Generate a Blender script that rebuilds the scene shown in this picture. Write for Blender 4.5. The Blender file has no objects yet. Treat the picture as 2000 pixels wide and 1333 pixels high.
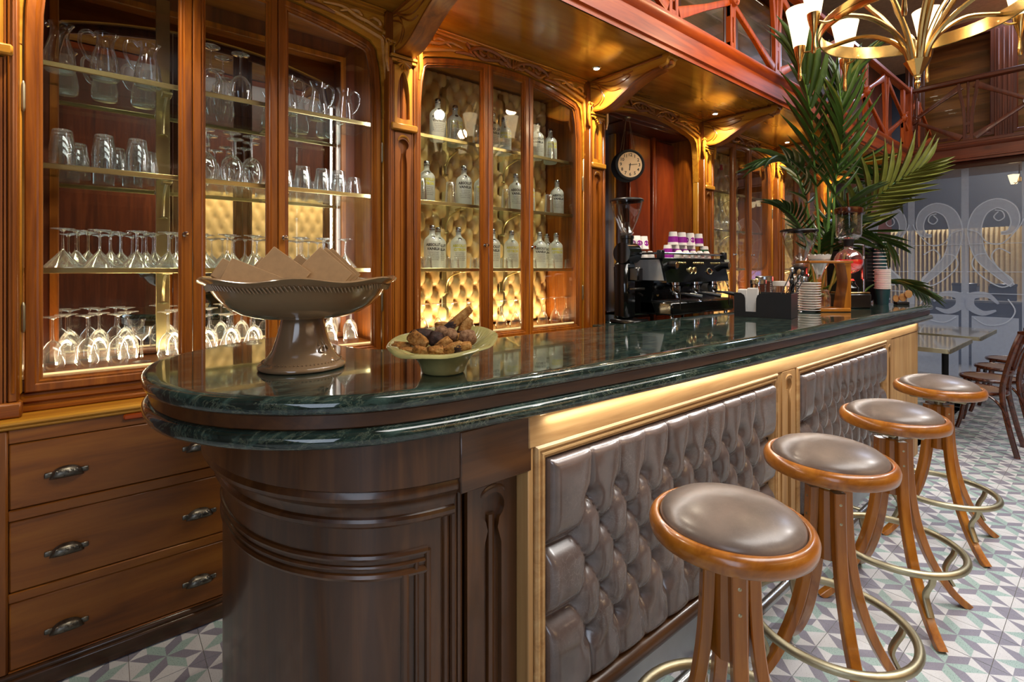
import bpy, bmesh, math, random
from mathutils import Vector, Matrix
random.seed(7)
PI = math.pi
scene = bpy.context.scene
COL = scene.collection

# ---------------------------------------------------------------- camera
cam_d = bpy.data.cameras.new('camera')
cam = bpy.data.objects.new('camera', cam_d)
COL.objects.link(cam)
scene.camera = cam
cam_d.sensor_width = 36.0
cam_d.lens = 976.0 / 2000.0 * 36.0
cam_d.shift_y = -141.5 / 2000.0
cam_d.clip_start = 0.02
cam.location = (0, 0, 1.42)
cam.rotation_euler = (PI / 2, 0, -math.atan2(976.0, 1190.0))

# ---------------------------------------------------------------- world, exposure
w = bpy.data.worlds.new('world')
scene.world = w
w.use_nodes = True
w.node_tree.nodes['Background'].inputs[0].default_value = (0.75, 0.85, 1.0, 1)
w.node_tree.nodes['Background'].inputs[1].default_value = 0.5
vs = scene.view_settings
vs.view_transform = 'Standard'
vs.look = 'None'
vs.exposure = 0.0
vs.gamma = 1.0
vs.use_curve_mapping = False
cy = scene.cycles
cy.transparent_max_bounces = 40
cy.max_bounces = 8
cy.adaptive_threshold = 0.02
cy.diffuse_bounces = 4
cy.glossy_bounces = 5
cy.sample_clamp_indirect = 6.0
cy.caustics_reflective = False
cy.caustics_refractive = False
cy.use_denoising = True

WARM = (1.0, 0.76, 0.46)
WARM2 = (1.0, 0.87, 0.68)
NEUT = (1.0, 0.965, 0.925)
COOL = (0.72, 0.83, 1.0)


def light(kind, name, loc, power, color, size=0.1, size_y=None, target=None, spot=None, blend=0.5):
    d = bpy.data.lights.new(name, kind)
    d.energy = power
    d.color = color
    if kind == 'AREA':
        d.shape = 'RECTANGLE'
        d.size = size
        d.size_y = size_y or size
    elif kind == 'SPOT':
        d.spot_size = spot
        d.spot_blend = blend
        d.shadow_soft_size = size
    else:
        d.shadow_soft_size = size
    o = bpy.data.objects.new(name, d)
    COL.objects.link(o)
    o.location = loc
    if target is not None:
        v = Vector(target) - Vector(loc)
        o.rotation_euler = v.to_track_quat('-Z', 'Y').to_euler()
    return o


# ceiling fill added to brighten the double-height room, and street windows behind the camera
light('AREA', 'ceiling_fill_light', (2.6, -1.0, 4.9), 230, NEUT, 4.5, 1.6, (2.6, -0.4, 0))
light('AREA', 'ceiling_fill_light', (6.0, -1.2, 4.9), 45, NEUT, 2.5, 1.6, (6.0, 0.0, 0))
light('AREA', 'street_window_light', (-2.52, -.9, 1.7), 70, COOL, 2.4, 2.2, (0.2, 0.6, 0.9))
light('SPOT', 'track_spot_light', (6.2, -0.6, 4.3), 190, NEUT, 0.06, None, (2.6, 0.2, 0), math.radians(46), 0.35)
light('SPOT', 'track_spot_light', (3.6, -1.6, 4.3), 70, NEUT, 0.06, None, (2.0, 0.6, 0.5), math.radians(60), 0.6)

# ---------------------------------------------------------------- materials


def lin(c):
    return tuple(((v / 255.0) / 12.92 if v / 255.0 <= 0.04045 else ((v / 255.0 + 0.055) / 1.055) ** 2.4) for v in c) + (1.0,)


def newmat(name):
    m = bpy.data.materials.new(name)
    m.use_nodes = True
    nt = m.node_tree
    nt.nodes.clear()
    out = nt.nodes.new('ShaderNodeOutputMaterial')
    return m, nt, out


def N(nt, t, **kw):
    n = nt.nodes.new(t)
    for k, v in kw.items():
        setattr(n, k, v)
    return n


def principled(nt, out, rough=0.4, metal=0.0, coat=0.0, coat_rough=0.08, spec=0.5):
    b = N(nt, 'ShaderNodeBsdfPrincipled')
    b.inputs['Roughness'].default_value = rough
    b.inputs['Metallic'].default_value = metal
    b.inputs['Coat Weight'].default_value = coat
    b.inputs['Coat Roughness'].default_value = coat_rough
    b.inputs['Specular IOR Level'].default_value = spec
    nt.links.new(b.outputs[0], out.inputs[0])
    return b


def coords(nt, scale=(1, 1, 1)):
    tc = N(nt, 'ShaderNodeTexCoord')
    mp = N(nt, 'ShaderNodeMapping')
    mp.inputs['Scale'].default_value = scale
    nt.links.new(tc.outputs['Object'], mp.inputs['Vector'])
    return mp


def noise(nt, vec, scale, detail=4, rough=0.55, dist=0.0):
    n = N(nt, 'ShaderNodeTexNoise')
    n.inputs['Scale'].default_value = scale
    n.inputs['Detail'].default_value = detail
    n.inputs['Roughness'].default_value = rough
    n.inputs['Distortion'].default_value = dist
    nt.links.new(vec.outputs[0], n.inputs['Vector'])
    return n


def ramp(nt, src, stops):
    r = N(nt, 'ShaderNodeValToRGB')
    els = r.color_ramp.elements
    while len(els) < len(stops):
        els.new(0.5)
    for e, (p, c) in zip(els, stops):
        e.position = p
        e.color = c
    nt.links.new(src, r.inputs[0])
    return r


def bump(nt, src, bsdf, strength, dist=0.002):
    b = N(nt, 'ShaderNodeBump')
    b.inputs['Strength'].default_value = strength
    b.inputs['Distance'].default_value = dist
    nt.links.new(src, b.inputs['Height'])
    nt.links.new(b.outputs[0], bsdf.inputs['Normal'])


def wood(name, dark, mid, light_, axis='Z', rough=0.33, coat=0.35, across=13.0):
    m, nt, out = newmat(name)
    b = principled(nt, out, rough, coat=coat, coat_rough=0.12)
    sc = [across] * 3
    sc['XYZ'.index(axis)] = 0.9
    mp = coords(nt, sc)
    n1 = noise(nt, mp, 1.6, 6, 0.6, 0.8)
    r = ramp(nt, n1.outputs[0], [(0.25, lin(dark)), (0.5, lin(mid)), (0.78, lin(light_))])
    mp2 = coords(nt, [s * 0.16 + 0.8 for s in sc])
    n2 = noise(nt, mp2, 1.3, 3)
    mx = N(nt, 'ShaderNodeMix', data_type='RGBA', blend_type='MULTIPLY')
    mx.inputs[0].default_value = 0.55
    r2 = ramp(nt, n2.outputs[0], [(0.3, (0.62, 0.58, 0.55, 1)), (0.65, (1, 1, 1, 1))])
    nt.links.new(r.outputs[0], mx.inputs[6])
    nt.links.new(r2.outputs[0], mx.inputs[7])
    nt.links.new(mx.outputs[2], b.inputs['Base Color'])
    bump(nt, n1.outputs[0], b, 0.12)
    return m


def plain(name, c, rough=0.4, metal=0.0, coat=0.0, var=0.12, scale=18.0, bmp=0.0, spec=0.5):
    m, nt, out = newmat(name)
    b = principled(nt, out, rough, metal, coat, spec=spec)
    mp = coords(nt)
    n1 = noise(nt, mp, scale, 4)
    c = lin(c)
    lo = tuple(v * (1 - var) for v in c[:3]) + (1,)
    hi = tuple(min(1, v * (1 + var)) for v in c[:3]) + (1,)
    r = ramp(nt, n1.outputs[0], [(0.3, lo), (0.7, hi)])
    nt.links.new(r.outputs[0], b.inputs['Base Color'])
    if bmp:
        bump(nt, n1.outputs[0], b, bmp)
    return m


def emit(name, c, strength):
    m, nt, out = newmat(name)
    e = N(nt, 'ShaderNodeEmission')
    e.inputs[0].default_value = lin(c)
    e.inputs[1].default_value = strength
    nt.links.new(e.outputs[0], out.inputs[0])
    return m


def thin_glass(name, tint=(1, 1, 1, 1), blend=0.15, lo=0.03, hi=0.9, rough=0.02, gloss=(1, 1, 1, 1), painted_glint=0.0):
    m, nt, out = newmat(name)
    t = N(nt, 'ShaderNodeBsdfTransparent')
    t.inputs[0].default_value = tint
    g = N(nt, 'ShaderNodeBsdfGlossy')
    g.inputs[0].default_value = gloss
    g.inputs['Roughness'].default_value = rough
    lw = N(nt, 'ShaderNodeLayerWeight')
    lw.inputs['Blend'].default_value = blend
    mr = N(nt, 'ShaderNodeMapRange')
    mr.inputs['To Min'].default_value = lo
    mr.inputs['To Max'].default_value = hi
    nt.links.new(lw.outputs['Facing'], mr.inputs['Value'])
    mx = N(nt, 'ShaderNodeMixShader')
    nt.links.new(mr.outputs[0], mx.inputs[0])
    nt.links.new(t.outputs[0], mx.inputs[1])
    nt.links.new(g.outputs[0], mx.inputs[2])
    if painted_glint:  # whitened edges imitate the light that lit glass gathers
        d = N(nt, 'ShaderNodeBsdfTranslucent')
        d.inputs[0].default_value = (.95, .97, 1, 1)
        mr2 = N(nt, 'ShaderNodeMapRange')
        mr2.inputs['To Min'].default_value = painted_glint * .2
        mr2.inputs['To Max'].default_value = painted_glint
        nt.links.new(lw.outputs['Facing'], mr2.inputs['Value'])
        m3 = N(nt, 'ShaderNodeMixShader')
        nt.links.new(mr2.outputs[0], m3.inputs[0])
        nt.links.new(mx.outputs[0], m3.inputs[1])
        nt.links.new(d.outputs[0], m3.inputs[2])
        mx = m3
    nt.links.new(mx.outputs[0], out.inputs[0])
    return m


def frosted(name, c, opacity=0.6, gl=0.1):
    """satin glass: part clear, part scattering"""
    m, nt, out = newmat(name)
    t = N(nt, 'ShaderNodeBsdfTransparent')
    d = N(nt, 'ShaderNodeBsdfDiffuse')
    d.inputs[0].default_value = lin(c)
    tr = N(nt, 'ShaderNodeBsdfTranslucent')
    tr.inputs[0].default_value = lin(c)
    g = N(nt, 'ShaderNodeBsdfGlossy')
    g.inputs['Roughness'].default_value = 0.25
    a = N(nt, 'ShaderNodeMixShader')
    a.inputs[0].default_value = 0.55
    nt.links.new(d.outputs[0], a.inputs[1])
    nt.links.new(tr.outputs[0], a.inputs[2])
    a2 = N(nt, 'ShaderNodeMixShader')
    a2.inputs[0].default_value = gl
    nt.links.new(a.outputs[0], a2.inputs[1])
    nt.links.new(g.outputs[0], a2.inputs[2])
    mx = N(nt, 'ShaderNodeMixShader')
    mp = coords(nt)
    n1 = noise(nt, mp, 30, 2)
    mr = N(nt, 'ShaderNodeMapRange')
    mr.inputs['To Min'].default_value = max(0, opacity - 0.06)
    mr.inputs['To Max'].default_value = min(1, opacity + 0.06)
    nt.links.new(n1.outputs[0], mr.inputs['Value'])
    nt.links.new(mr.outputs[0], mx.inputs[0])
    nt.links.new(t.outputs[0], mx.inputs[1])
    nt.links.new(a2.outputs[0], mx.inputs[2])
    nt.links.new(mx.outputs[0], out.inputs[0])
    return m


def leather(name, base, line, rough=0.36, lines=0.35, coat=0.8):
    m, nt, out = newmat(name)
    b = principled(nt, out, rough, coat=coat, coat_rough=0.17)
    mp = coords(nt)
    n1 = noise(nt, mp, 9, 5, 0.6)
    r = ramp(nt, n1.outputs[0], [(0.3, tuple(v * 0.72 for v in lin(base)[:3]) + (1,)), (0.7, tuple(v * 1.2 for v in lin(base)[:3]) + (1,))])
    nz = noise(nt, mp, 22, 3)
    vadd = N(nt, 'ShaderNodeMix', data_type='VECTOR')
    vadd.inputs[0].default_value = 0.06
    nt.links.new(mp.outputs[0], vadd.inputs[4])
    nt.links.new(nz.outputs[1], vadd.inputs[5])
    vo = N(nt, 'ShaderNodeTexVoronoi', feature='DISTANCE_TO_EDGE')
    vo.inputs['Scale'].default_value = 62
    nt.links.new(vadd.outputs[1], vo.inputs['Vector'])
    vr = ramp(nt, vo.outputs[0], [(0.0, (1, 1, 1, 1)), (0.05, (0, 0, 0, 1))])
    ms = N(nt, 'ShaderNodeMath', operation='MULTIPLY')
    n3 = noise(nt, mp, 6, 3)
    r3 = ramp(nt, n3.outputs[0], [(0.42, (0, 0, 0, 1)), (0.68, (1, 1, 1, 1))])
    nt.links.new(vr.outputs[0], ms.inputs[0])
    nt.links.new(r3.outputs[0], ms.inputs[1])
    m2 = N(nt, 'ShaderNodeMath', operation='MULTIPLY')
    m2.inputs[1].default_value = lines
    nt.links.new(ms.outputs[0], m2.inputs[0])
    mx = N(nt, 'ShaderNodeMix', data_type='RGBA')
    nt.links.new(m2.outputs[0], mx.inputs[0])
    nt.links.new(r.outputs[0], mx.inputs[6])
    mx.inputs[7].default_value = lin(line)
    nt.links.new(mx.outputs[2], b.inputs['Base Color'])
    fine = noise(nt, mp, 160, 3)
    bump(nt, fine.outputs[0], b, 0.12, 0.001)
    return m


def marble(name):
    m, nt, out = newmat(name)
    b = principled(nt, out, 0.06, coat=0.5, coat_rough=0.02)
    mp = coords(nt, (6, 22, 22))
    n1 = noise(nt, mp, 1.0, 8, 0.68, 1.2)
    r = ramp(nt, n1.outputs[0], [(0.28, lin((12, 21, 18))), (0.5, lin((30, 46, 41))), (0.66, lin((54, 74, 67))), (0.85, lin((84, 102, 94)))])
    mp2 = coords(nt, (2, 5, 5))
    n2 = noise(nt, mp2, 1.2, 10, 0.75, 2.5)
    r2 = ramp(nt, n2.outputs[0], [(0.485, (0, 0, 0, 1)), (0.5, (0.5, 0.5, 0.5, 1)), (0.515, (0, 0, 0, 1))])
    mx = N(nt, 'ShaderNodeMix', data_type='RGBA')
    nt.links.new(r2.outputs[0], mx.inputs[0])
    nt.links.new(r.outputs[0], mx.inputs[6])
    mx.inputs[7].default_value = lin((120, 128, 104))
    nt.links.new(mx.outputs[2], b.inputs['Base Color'])
    return m


def speckled(name, base, spot, rough=0.35):
    m, nt, out = newmat(name)
    b = principled(nt, out, rough)
    mp = coords(nt)
    n1 = noise(nt, mp, 240, 2)
    r = ramp(nt, n1.outputs[0], [(0.36, lin(spot)), (0.42, lin(base))])
    n2 = noise(nt, mp, 7, 3)
    r2 = ramp(nt, n2.outputs[0], [(0.3, (0.86, 0.86, 0.86, 1)), (0.7, (1, 1, 1, 1))])
    mx = N(nt, 'ShaderNodeMix', data_type='RGBA', blend_type='MULTIPLY')
    mx.inputs[0].default_value = 1
    nt.links.new(r.outputs[0], mx.inputs[6])
    nt.links.new(r2.outputs[0], mx.inputs[7])
    nt.links.new(mx.outputs[2], b.inputs['Base Color'])
    return m


M = {}
for ax in 'XYZ':
    M['cab' + ax] = wood('varnished_cabinet_wood_' + ax, (86, 39, 6), (142, 76, 12), (180, 108, 24), ax, 0.36, 0.15)
    M['gold' + ax] = wood('honey_wood_' + ax, (150, 92, 18), (200, 136, 38), (228, 172, 68), ax)
    M['red' + ax] = wood('red_mahogany_' + ax, (104, 34, 2), (162, 64, 4), (190, 88, 9), ax, 0.4, 0.05)
    M['deep' + ax] = wood('dark_mahogany_' + ax, (50, 19, 7), (88, 37, 13), (114, 54, 22), ax, 0.36)
    M['walnut' + ax] = wood('walnut_' + ax, (44, 24, 8), (73, 43, 17), (97, 61, 27), ax, 0.34, 0.3)
    M['oak' + ax] = wood('light_oak_' + ax, (150, 108, 60), (186, 144, 90), (208, 174, 120), ax, 0.5, 0.0)
    M['stool' + ax] = wood('stool_wood_' + ax, (118, 64, 12), (170, 102, 28), (198, 130, 46), ax, 0.28, 0.4)
    M['drawer' + ax] = wood('drawer_wood_' + ax, (94, 47, 9), (136, 77, 19), (160, 99, 31), ax, 0.42, 0.12, 9)
M['marble'] = marble('green_marble')
M['leather'] = leather('brown_leather', (98, 84, 78), (190, 180, 174), .26, .16)
M['seatleather'] = leather('worn_seat_leather', (116, 102, 92), (176, 166, 156), 0.33, 0.10, 0.08)
M['tuft'] = plain('cream_tufted_leather', (214, 176, 112), 0.42, 0, 0.1, 0.1, 7)
M['pane'] = thin_glass('window_pane', (0.97, 0.985, 0.975, 1), 0.10, 0.02, 0.75)
M['glass'] = thin_glass('clear_glassware', (0.955, 0.965, 0.965, 1), 0.42, 0.02, 0.95, 0.03, painted_glint=0.11)
M['shelfglass'] = thin_glass('shelf_glass', (0.90, 0.96, 0.93, 1), 0.12, 0.05, 0.7)
M['smoke'] = thin_glass('hopper_plastic', (0.82, 0.82, 0.80, 1), 0.3, 0.05, 0.7, 0.05)
M['frostbottle'] = frosted('frosted_bottle_glass', (240, 244, 238), 0.88)
M['etched'] = frosted('etched_glass', (206, 216, 232), 0.56, 0.04)
M['etchline'] = frosted('etched_outline', (226, 234, 244), 0.8, 0.04)
M['mirror'] = plain('mirror_silver', (222, 224, 220), 0.015, 1.0, 0, 0.01)
M['brass'] = plain('polished_brass', (200, 168, 108), 0.24, 1.0, 0, 0.1, 6)
M['oldbrass'] = plain('aged_brass', (170, 162, 134), 0.42, 1.0, 0, 0.18, 9)
M['palebrass'] = plain('pale_brass', (198, 184, 132), 0.3, 1.0, 0, 0.08)
M['pewter'] = plain('antique_pewter', (116, 112, 102), 0.42, 1.0, 0, 0.4, 60, 0.3)
M['steel'] = plain('brushed_steel', (178, 182, 184), 0.26, 1.0, 0, 0.1)
M['chrome'] = plain('chrome', (218, 220, 222), 0.07, 1.0, 0, 0.03)
M['black'] = plain('black_plastic', (18, 18, 19), 0.3, 0, 0.2, 0.1)
M['gloss'] = plain('black_gloss_metal', (20, 22, 21), 0.12, 0.3, 0.6, 0.1)
M['matteblack'] = plain('matte_black', (16, 15, 15), 0.55)
M['white'] = plain('white_porcelain', (236, 232, 224), 0.16, 0, 0.3, 0.03)
M['paper'] = plain('white_paper', (232, 228, 220), 0.7, 0, 0, 0.05)
M['purple'] = plain('purple_print', (150, 20, 150), 0.45, 0, 0, 0.05)
M['green'] = plain('dark_green_print', (18, 86, 44), 0.45)
M['crimson'] = plain('red_print', (160, 18, 40), 0.45)
M['teal'] = plain('teal_paper', (16, 62, 66), 0.5)
M['kraft'] = plain('kraft_card', (158, 124, 82), 0.7, 0, 0, 0.08, 60)
M['taupe'] = plain('taupe_glaze', (142, 115, 84), 0.12, 0, 0.6, 0.1, 5)
M['olive'] = plain('olive_glaze', (160, 152, 96), 0.16, 0, 0.6, 0.22, 14)
def crumbly(name, dark, mid, light_, scale, dist, rough=0.8):
    m, nt, out = newmat(name)
    b = principled(nt, out, rough, spec=0.3)
    mp = coords(nt)
    n1 = noise(nt, mp, scale, 6, 0.7)
    r = ramp(nt, n1.outputs[0], [(0.34, lin(dark)), (0.48, lin(mid)), (0.66, lin(light_))])
    nt.links.new(r.outputs[0], b.inputs['Base Color'])
    n2 = noise(nt, mp, scale * 3.2, 5, 0.75)
    bump(nt, n2.outputs[0], b, 1.0, dist)
    return m


M['biscuit'] = crumbly('baked_biscuit', (74, 40, 14), (170, 112, 48), (214, 166, 98), 46, .006)
M['choc'] = crumbly('chocolate', (30, 17, 12), (52, 31, 23), (84, 56, 44), 40, .004, .42)
M['cocoa'] = crumbly('cocoa_dust', (84, 54, 34), (136, 98, 66), (172, 134, 98), 90, .003)
M['leaf'] = plain('palm_leaf', (54, 78, 28), 0.42, 0, 0.1, 0.4, 5)
M['leafold'] = plain('pale_palm_leaf', (108, 112, 46), 0.5, 0, 0, 0.35, 5)
M['stem'] = plain('palm_stem', (84, 124, 46), 0.5)
M['pot'] = plain('terracotta_pot', (90, 60, 44), 0.7)
M['soil'] = plain('soil', (40, 28, 20), 0.9)
M['tilewhite'] = speckled('white_cement', (216, 217, 219), (196, 197, 199))
M['tilegrey'] = speckled('mauve_grey_cement', (142, 140, 154), (122, 120, 134))
M['tilegreen'] = speckled('green_terrazzo_cement', (168, 192, 187), (116, 146, 140))
M['grout'] = plain('grout', (120, 116, 110), 0.9)
M['clockface'] = plain('clock_face', (240, 206, 158), 0.6, 0, 0, 0.05, 8)
M['ink'] = plain('black_ink', (24, 20, 18), 0.6)
M['yellow'] = plain('yellow_ink', (214, 204, 0), 0.6)
M['red'] = plain('red_plastic', (190, 24, 20), 0.3)
M['blue'] = plain('blue_plastic', (20, 60, 150), 0.35)
M['plaster'] = plain('plaster', (190, 176, 152), 0.8)
M['curtain'] = plain('pleated_curtain', (206, 186, 140), 0.7)
M['greydark'] = plain('dark_grey_cloth', (40, 44, 50), 0.8)
M['darkseat'] = wood('bentwood_dark_X', (40, 16, 7), (74, 32, 14), (104, 52, 24), 'X', 0.22, 0.5)
M['cane'] = plain('pressed_seat', (120, 84, 50), 0.35, 0, 0.3, 0.3, 60)
M['tabletop'] = plain('lacquered_table', (126, 124, 118), 0.08, 0, 0.5, 0.1)
M['bulbglass'] = frosted('lamp_shade_glass', (255, 236, 205), 0.85, 0.05)
M['glow'] = emit('lit_shade', (255, 226, 178), 2.6)
M['downglow'] = emit('downlight_lens', (255, 244, 224), 40.0)
M['led'] = emit('led_strip', (255, 214, 150), 1.5)
M['ledcool'] = emit('led_strip_neutral', (255, 236, 205), 3.0)
M['haloglow'] = emit('halogen_burner', (255, 40, 30), 6.0)
M['screen'] = emit('lit_screen', (150, 170, 255), 2.2)
M['alcove'] = wood('alcove_mahogany', (62, 18, 5), (112, 42, 11), (142, 62, 18), 'Z', 0.3, 0.3, 6)
M['mahY'] = wood('far_gallery_mahogany', (58, 20, 8), (100, 42, 16), (126, 58, 24), 'Y', 0.35, 0.3)
M['redwater'] = frosted('water_painted_glow', (240, 60, 46), 0.6, 0.1)  # red burner glow put into the water colour
M['kick'] = plain('satin_steel_plate', (196, 202, 206), 0.48, 0.7, 0, 0.12, 4)
M['hazed'] = frosted('lightly_satin_pane', (150, 166, 196), 0.22, 0.06)
M['soffit'] = wood('polished_soffit_wood', (128, 82, 18), (168, 116, 34), (196, 146, 54), 'X', 0.2, 0.7, 5)

# ---------------------------------------------------------------- mesh helpers


class MB:
    def __init__(s):
        s.V, s.F, s.I = [], [], []

    def add(s, vs, fs, mi=0):
        o = len(s.V)
        s.V += [tuple(v) for v in vs]
        s.F += [tuple(i + o for i in f) for f in fs]
        s.I += [mi] * len(fs)
        return s

    def box(s, x0, x1, y0, y1, z0, z1, ch=0.0, mi=0):
        x0, x1 = min(x0, x1), max(x0, x1)
        y0, y1 = min(y0, y1), max(y0, y1)
        z0, z1 = min(z0, z1), max(z0, z1)
        if ch <= 0:
            v = [(x, y, z) for x in (x0, x1) for y in (y0, y1) for z in (z0, z1)]
            return s.add(v, [(0, 1, 3, 2), (4, 6, 7, 5), (0, 4, 5, 1), (2, 3, 7, 6), (0, 2, 6, 4), (1, 5, 7, 3)], mi)
        ch = min(ch, (x1 - x0) * .45, (y1 - y0) * .45, (z1 - z0) * .45)
        bm = bmesh.new()
        bmesh.ops.create_cube(bm, size=1)
        for vv in bm.verts:
            vv.co = Vector(((x0 + x1) / 2 + vv.co.x * (x1 - x0), (y0 + y1) / 2 + vv.co.y * (y1 - y0), (z0 + z1) / 2 + vv.co.z * (z1 - z0)))
        bmesh.ops.bevel(bm, geom=bm.edges[:], offset=ch, segments=1, affect='EDGES')
        bm.verts.index_update()
        s.add([tuple(v.co) for v in bm.verts], [tuple(v.index for v in f.verts) for f in bm.faces], mi)
        bm.free()
        return s

    def lathe(s, prof, c=(0, 0, 0), seg=24, mi=0, fx=None, capb=False, capt=False):
        n = len(prof)
        vs = []
        for i in range(seg):
            a = 2 * PI * i / seg
            for (r, z) in prof:
                if fx:
                    vs.append(tuple(Vector(c) + Vector(fx(r, z, a))))
                else:
                    vs.append((c[0] + r * math.cos(a), c[1] + r * math.sin(a), c[2] + z))
        fs = []
        for i in range(seg):
            j = (i + 1) % seg
            for k in range(n - 1):
                fs.append((i * n + k, j * n + k, j * n + k + 1, i * n + k + 1))
        if capb:
            fs.append(tuple(i * n for i in reversed(range(seg))))
        if capt:
            fs.append(tuple(i * n + n - 1 for i in range(seg)))
        return s.add(vs, fs, mi)

    def tube(s, pts, r, seg=8, closed=False, mi=0, caps=True, sx=1.0, sy=1.0):
        pts = [Vector(p) for p in pts]
        n = len(pts)
        if not isinstance(r, (list, tuple)):
            r = [r] * n
        tang = []
        for i in range(n):
            a = pts[(i - 1) % n] if (closed or i > 0) else pts[i]
            b = pts[(i + 1) % n] if (closed or i < n - 1) else pts[i]
            tang.append((b - a).normalized())
        t0 = tang[0]
        up = Vector((0, 0, 1)) if abs(t0.z) < 0.9 else Vector((1, 0, 0))
        nn = t0.cross(up).normalized()
        vs = []
        for i in range(n):
            t = tang[i]
            nn = (nn - t * nn.dot(t))
            if nn.length < 1e-6:
                nn = t.cross(Vector((0, 1, 0)))
            nn.normalize()
            bb = t.cross(nn)
            for k in range(seg):
                a = 2 * PI * k / seg
                vs.append(pts[i] + nn * (r[i] * sx * math.cos(a)) + bb * (r[i] * sy * math.sin(a)))
        fs = []
        m = n if closed else n - 1
        for i in range(m):
            j = (i + 1) % n
            for k in range(seg):
                l = (k + 1) % seg
                fs.append((i * seg + k, j * seg + k, j * seg + l, i * seg + l))
        if caps and not closed:
            fs.append(tuple(range(seg)))
            fs.append(tuple((n - 1) * seg + k for k in reversed(range(seg))))
        return s.add(vs, fs, mi)

    def bar(s, pts, w, h, side, mi=0):
        """rectangular section (w along side, h across) swept along pts"""
        pts = [Vector(p) for p in pts]
        n = len(pts)
        w = w if isinstance(w, (list, tuple)) else [w] * n
        h = h if isinstance(h, (list, tuple)) else [h] * n
        side = Vector(side).normalized()
        vs = []
        for i in range(n):
            t = (pts[min(i + 1, n - 1)] - pts[max(i - 1, 0)]).normalized()
            u = t.cross(side).normalized()
            sd = u.cross(t).normalized()
            c = 0.18
            for (a, b) in ((-1, -1 + c), (-1 + c, -1), (1 - c, -1), (1, -1 + c), (1, 1 - c), (1 - c, 1), (-1 + c, 1), (-1, 1 - c)):
                vs.append(pts[i] + sd * (a * w[i] / 2) + u * (b * h[i] / 2))
        fs = []
        for i in range(n - 1):
            for k in range(8):
                l = (k + 1) % 8
                fs.append((i * 8 + k, i * 8 + l, (i + 1) * 8 + l, (i + 1) * 8 + k))
        fs.append(tuple(reversed(range(8))))
        fs.append(tuple((n - 1) * 8 + k for k in range(8)))
        return s.add(vs, fs, mi)

    def prism(s, poly, lo, hi, plane='xz', mi=0):
        """polygon in a plane, pushed from lo to hi along the third axis"""
        def P(a, b, c):
            return {'xz': (a, c, b), 'xy': (a, b, c), 'yz': (c, a, b)}[plane]
        n = len(poly)
        vs = [P(a, b, lo) for a, b in poly] + [P(a, b, hi) for a, b in poly]
        fs = [tuple(reversed(range(n))), tuple(range(n, 2 * n))]
        fs += [(i, (i + 1) % n, n + (i + 1) % n, n + i) for i in range(n)]
        return s.add(vs, fs, mi)

    def loft(s, rings, mi=0, cap0=False, cap1=False, closed=True):
        n = len(rings[0])
        vs = [v for r in rings for v in r]
        fs = []
        for i in range(len(rings) - 1):
            for k in range(n if closed else n - 1):
                l = (k + 1) % n
                fs.append((i * n + k, i * n + l, (i + 1) * n + l, (i + 1) * n + k))
        if cap0:
            fs.append(tuple(reversed(range(n))))
        if cap1:
            fs.append(tuple((len(rings) - 1) * n + k for k in range(n)))
        return s.add(vs, fs, mi)

    def frame(s, outline, prof, y, mi=0):
        """moulding swept round a closed outline in xz; prof = [(inset, forward)], forward is -y"""
        rings = []
        for ins, fw in prof:
            rings.append([(a, y - fw, b) for a, b in offset(outline, ins)])
        return s.loft(rings, mi)

    def grid(s, nu, nv, f, mi=0):
        vs = [f(i / nu, j / nv) for j in range(nv + 1) for i in range(nu + 1)]
        fs = [(j * (nu + 1) + i, j * (nu + 1) + i + 1, (j + 1) * (nu + 1) + i + 1, (j + 1) * (nu + 1) + i) for j in range(nv) for i in range(nu)]
        return s.add(vs, fs, mi)

    def move(s, mat):
        s.V = [tuple(mat @ Vector(v)) for v in s.V]
        return s

    def mesh(s, name, mats, angle=38, fix=True):
        me = bpy.data.meshes.new(name)
        me.from_pydata(s.V, [], s.F)
        if not isinstance(mats, (list, tuple)):
            mats = [mats]
        for m in mats:
            me.materials.append(m)
        if len(mats) > 1:
            me.polygons.foreach_set('material_index', s.I)
        if fix:
            bm = bmesh.new()
            bm.from_mesh(me)
            bmesh.ops.recalc_face_normals(bm, faces=bm.faces)
            bm.to_mesh(me)
            bm.free()
        me.polygons.foreach_set('use_smooth', [True] * len(me.polygons))
        me.set_sharp_from_angle(angle=math.radians(angle))
        me.update()
        return me

    def build(s, name, mats, parent=None, angle=38, loc=None, fix=True):
        o = bpy.data.objects.new(name, s.mesh(name, mats, angle, fix))
        COL.objects.link(o)
        if parent is not None:
            o.parent = parent
        if loc is not None:
            o.location = loc
        return o


def offset(poly, d):
    """mitred inward offset of a closed polygon (any winding)"""
    n = len(poly)
    area = sum(poly[i][0] * poly[(i + 1) % n][1] - poly[(i + 1) % n][0] * poly[i][1] for i in range(n))
    sg = 1 if area > 0 else -1
    res = []
    for i in range(n):
        p0, p1, p2 = Vector(poly[i - 1]), Vector(poly[i]), Vector(poly[(i + 1) % n])
        e1, e2 = (p1 - p0), (p2 - p1)
        if e1.length < 1e-9 or e2.length < 1e-9:
            res.append(tuple(p1))
            continue
        e1.normalize()
        e2.normalize()
        n1 = Vector((-e1.y, e1.x)) * sg
        n2 = Vector((-e2.y, e2.x)) * sg
        b = n1 + n2
        k = b.length_squared
        b = b * (2 / k) if k > 0.35 else n1
        res.append((p1.x + b.x * d, p1.y + b.y * d))
    return res


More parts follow.
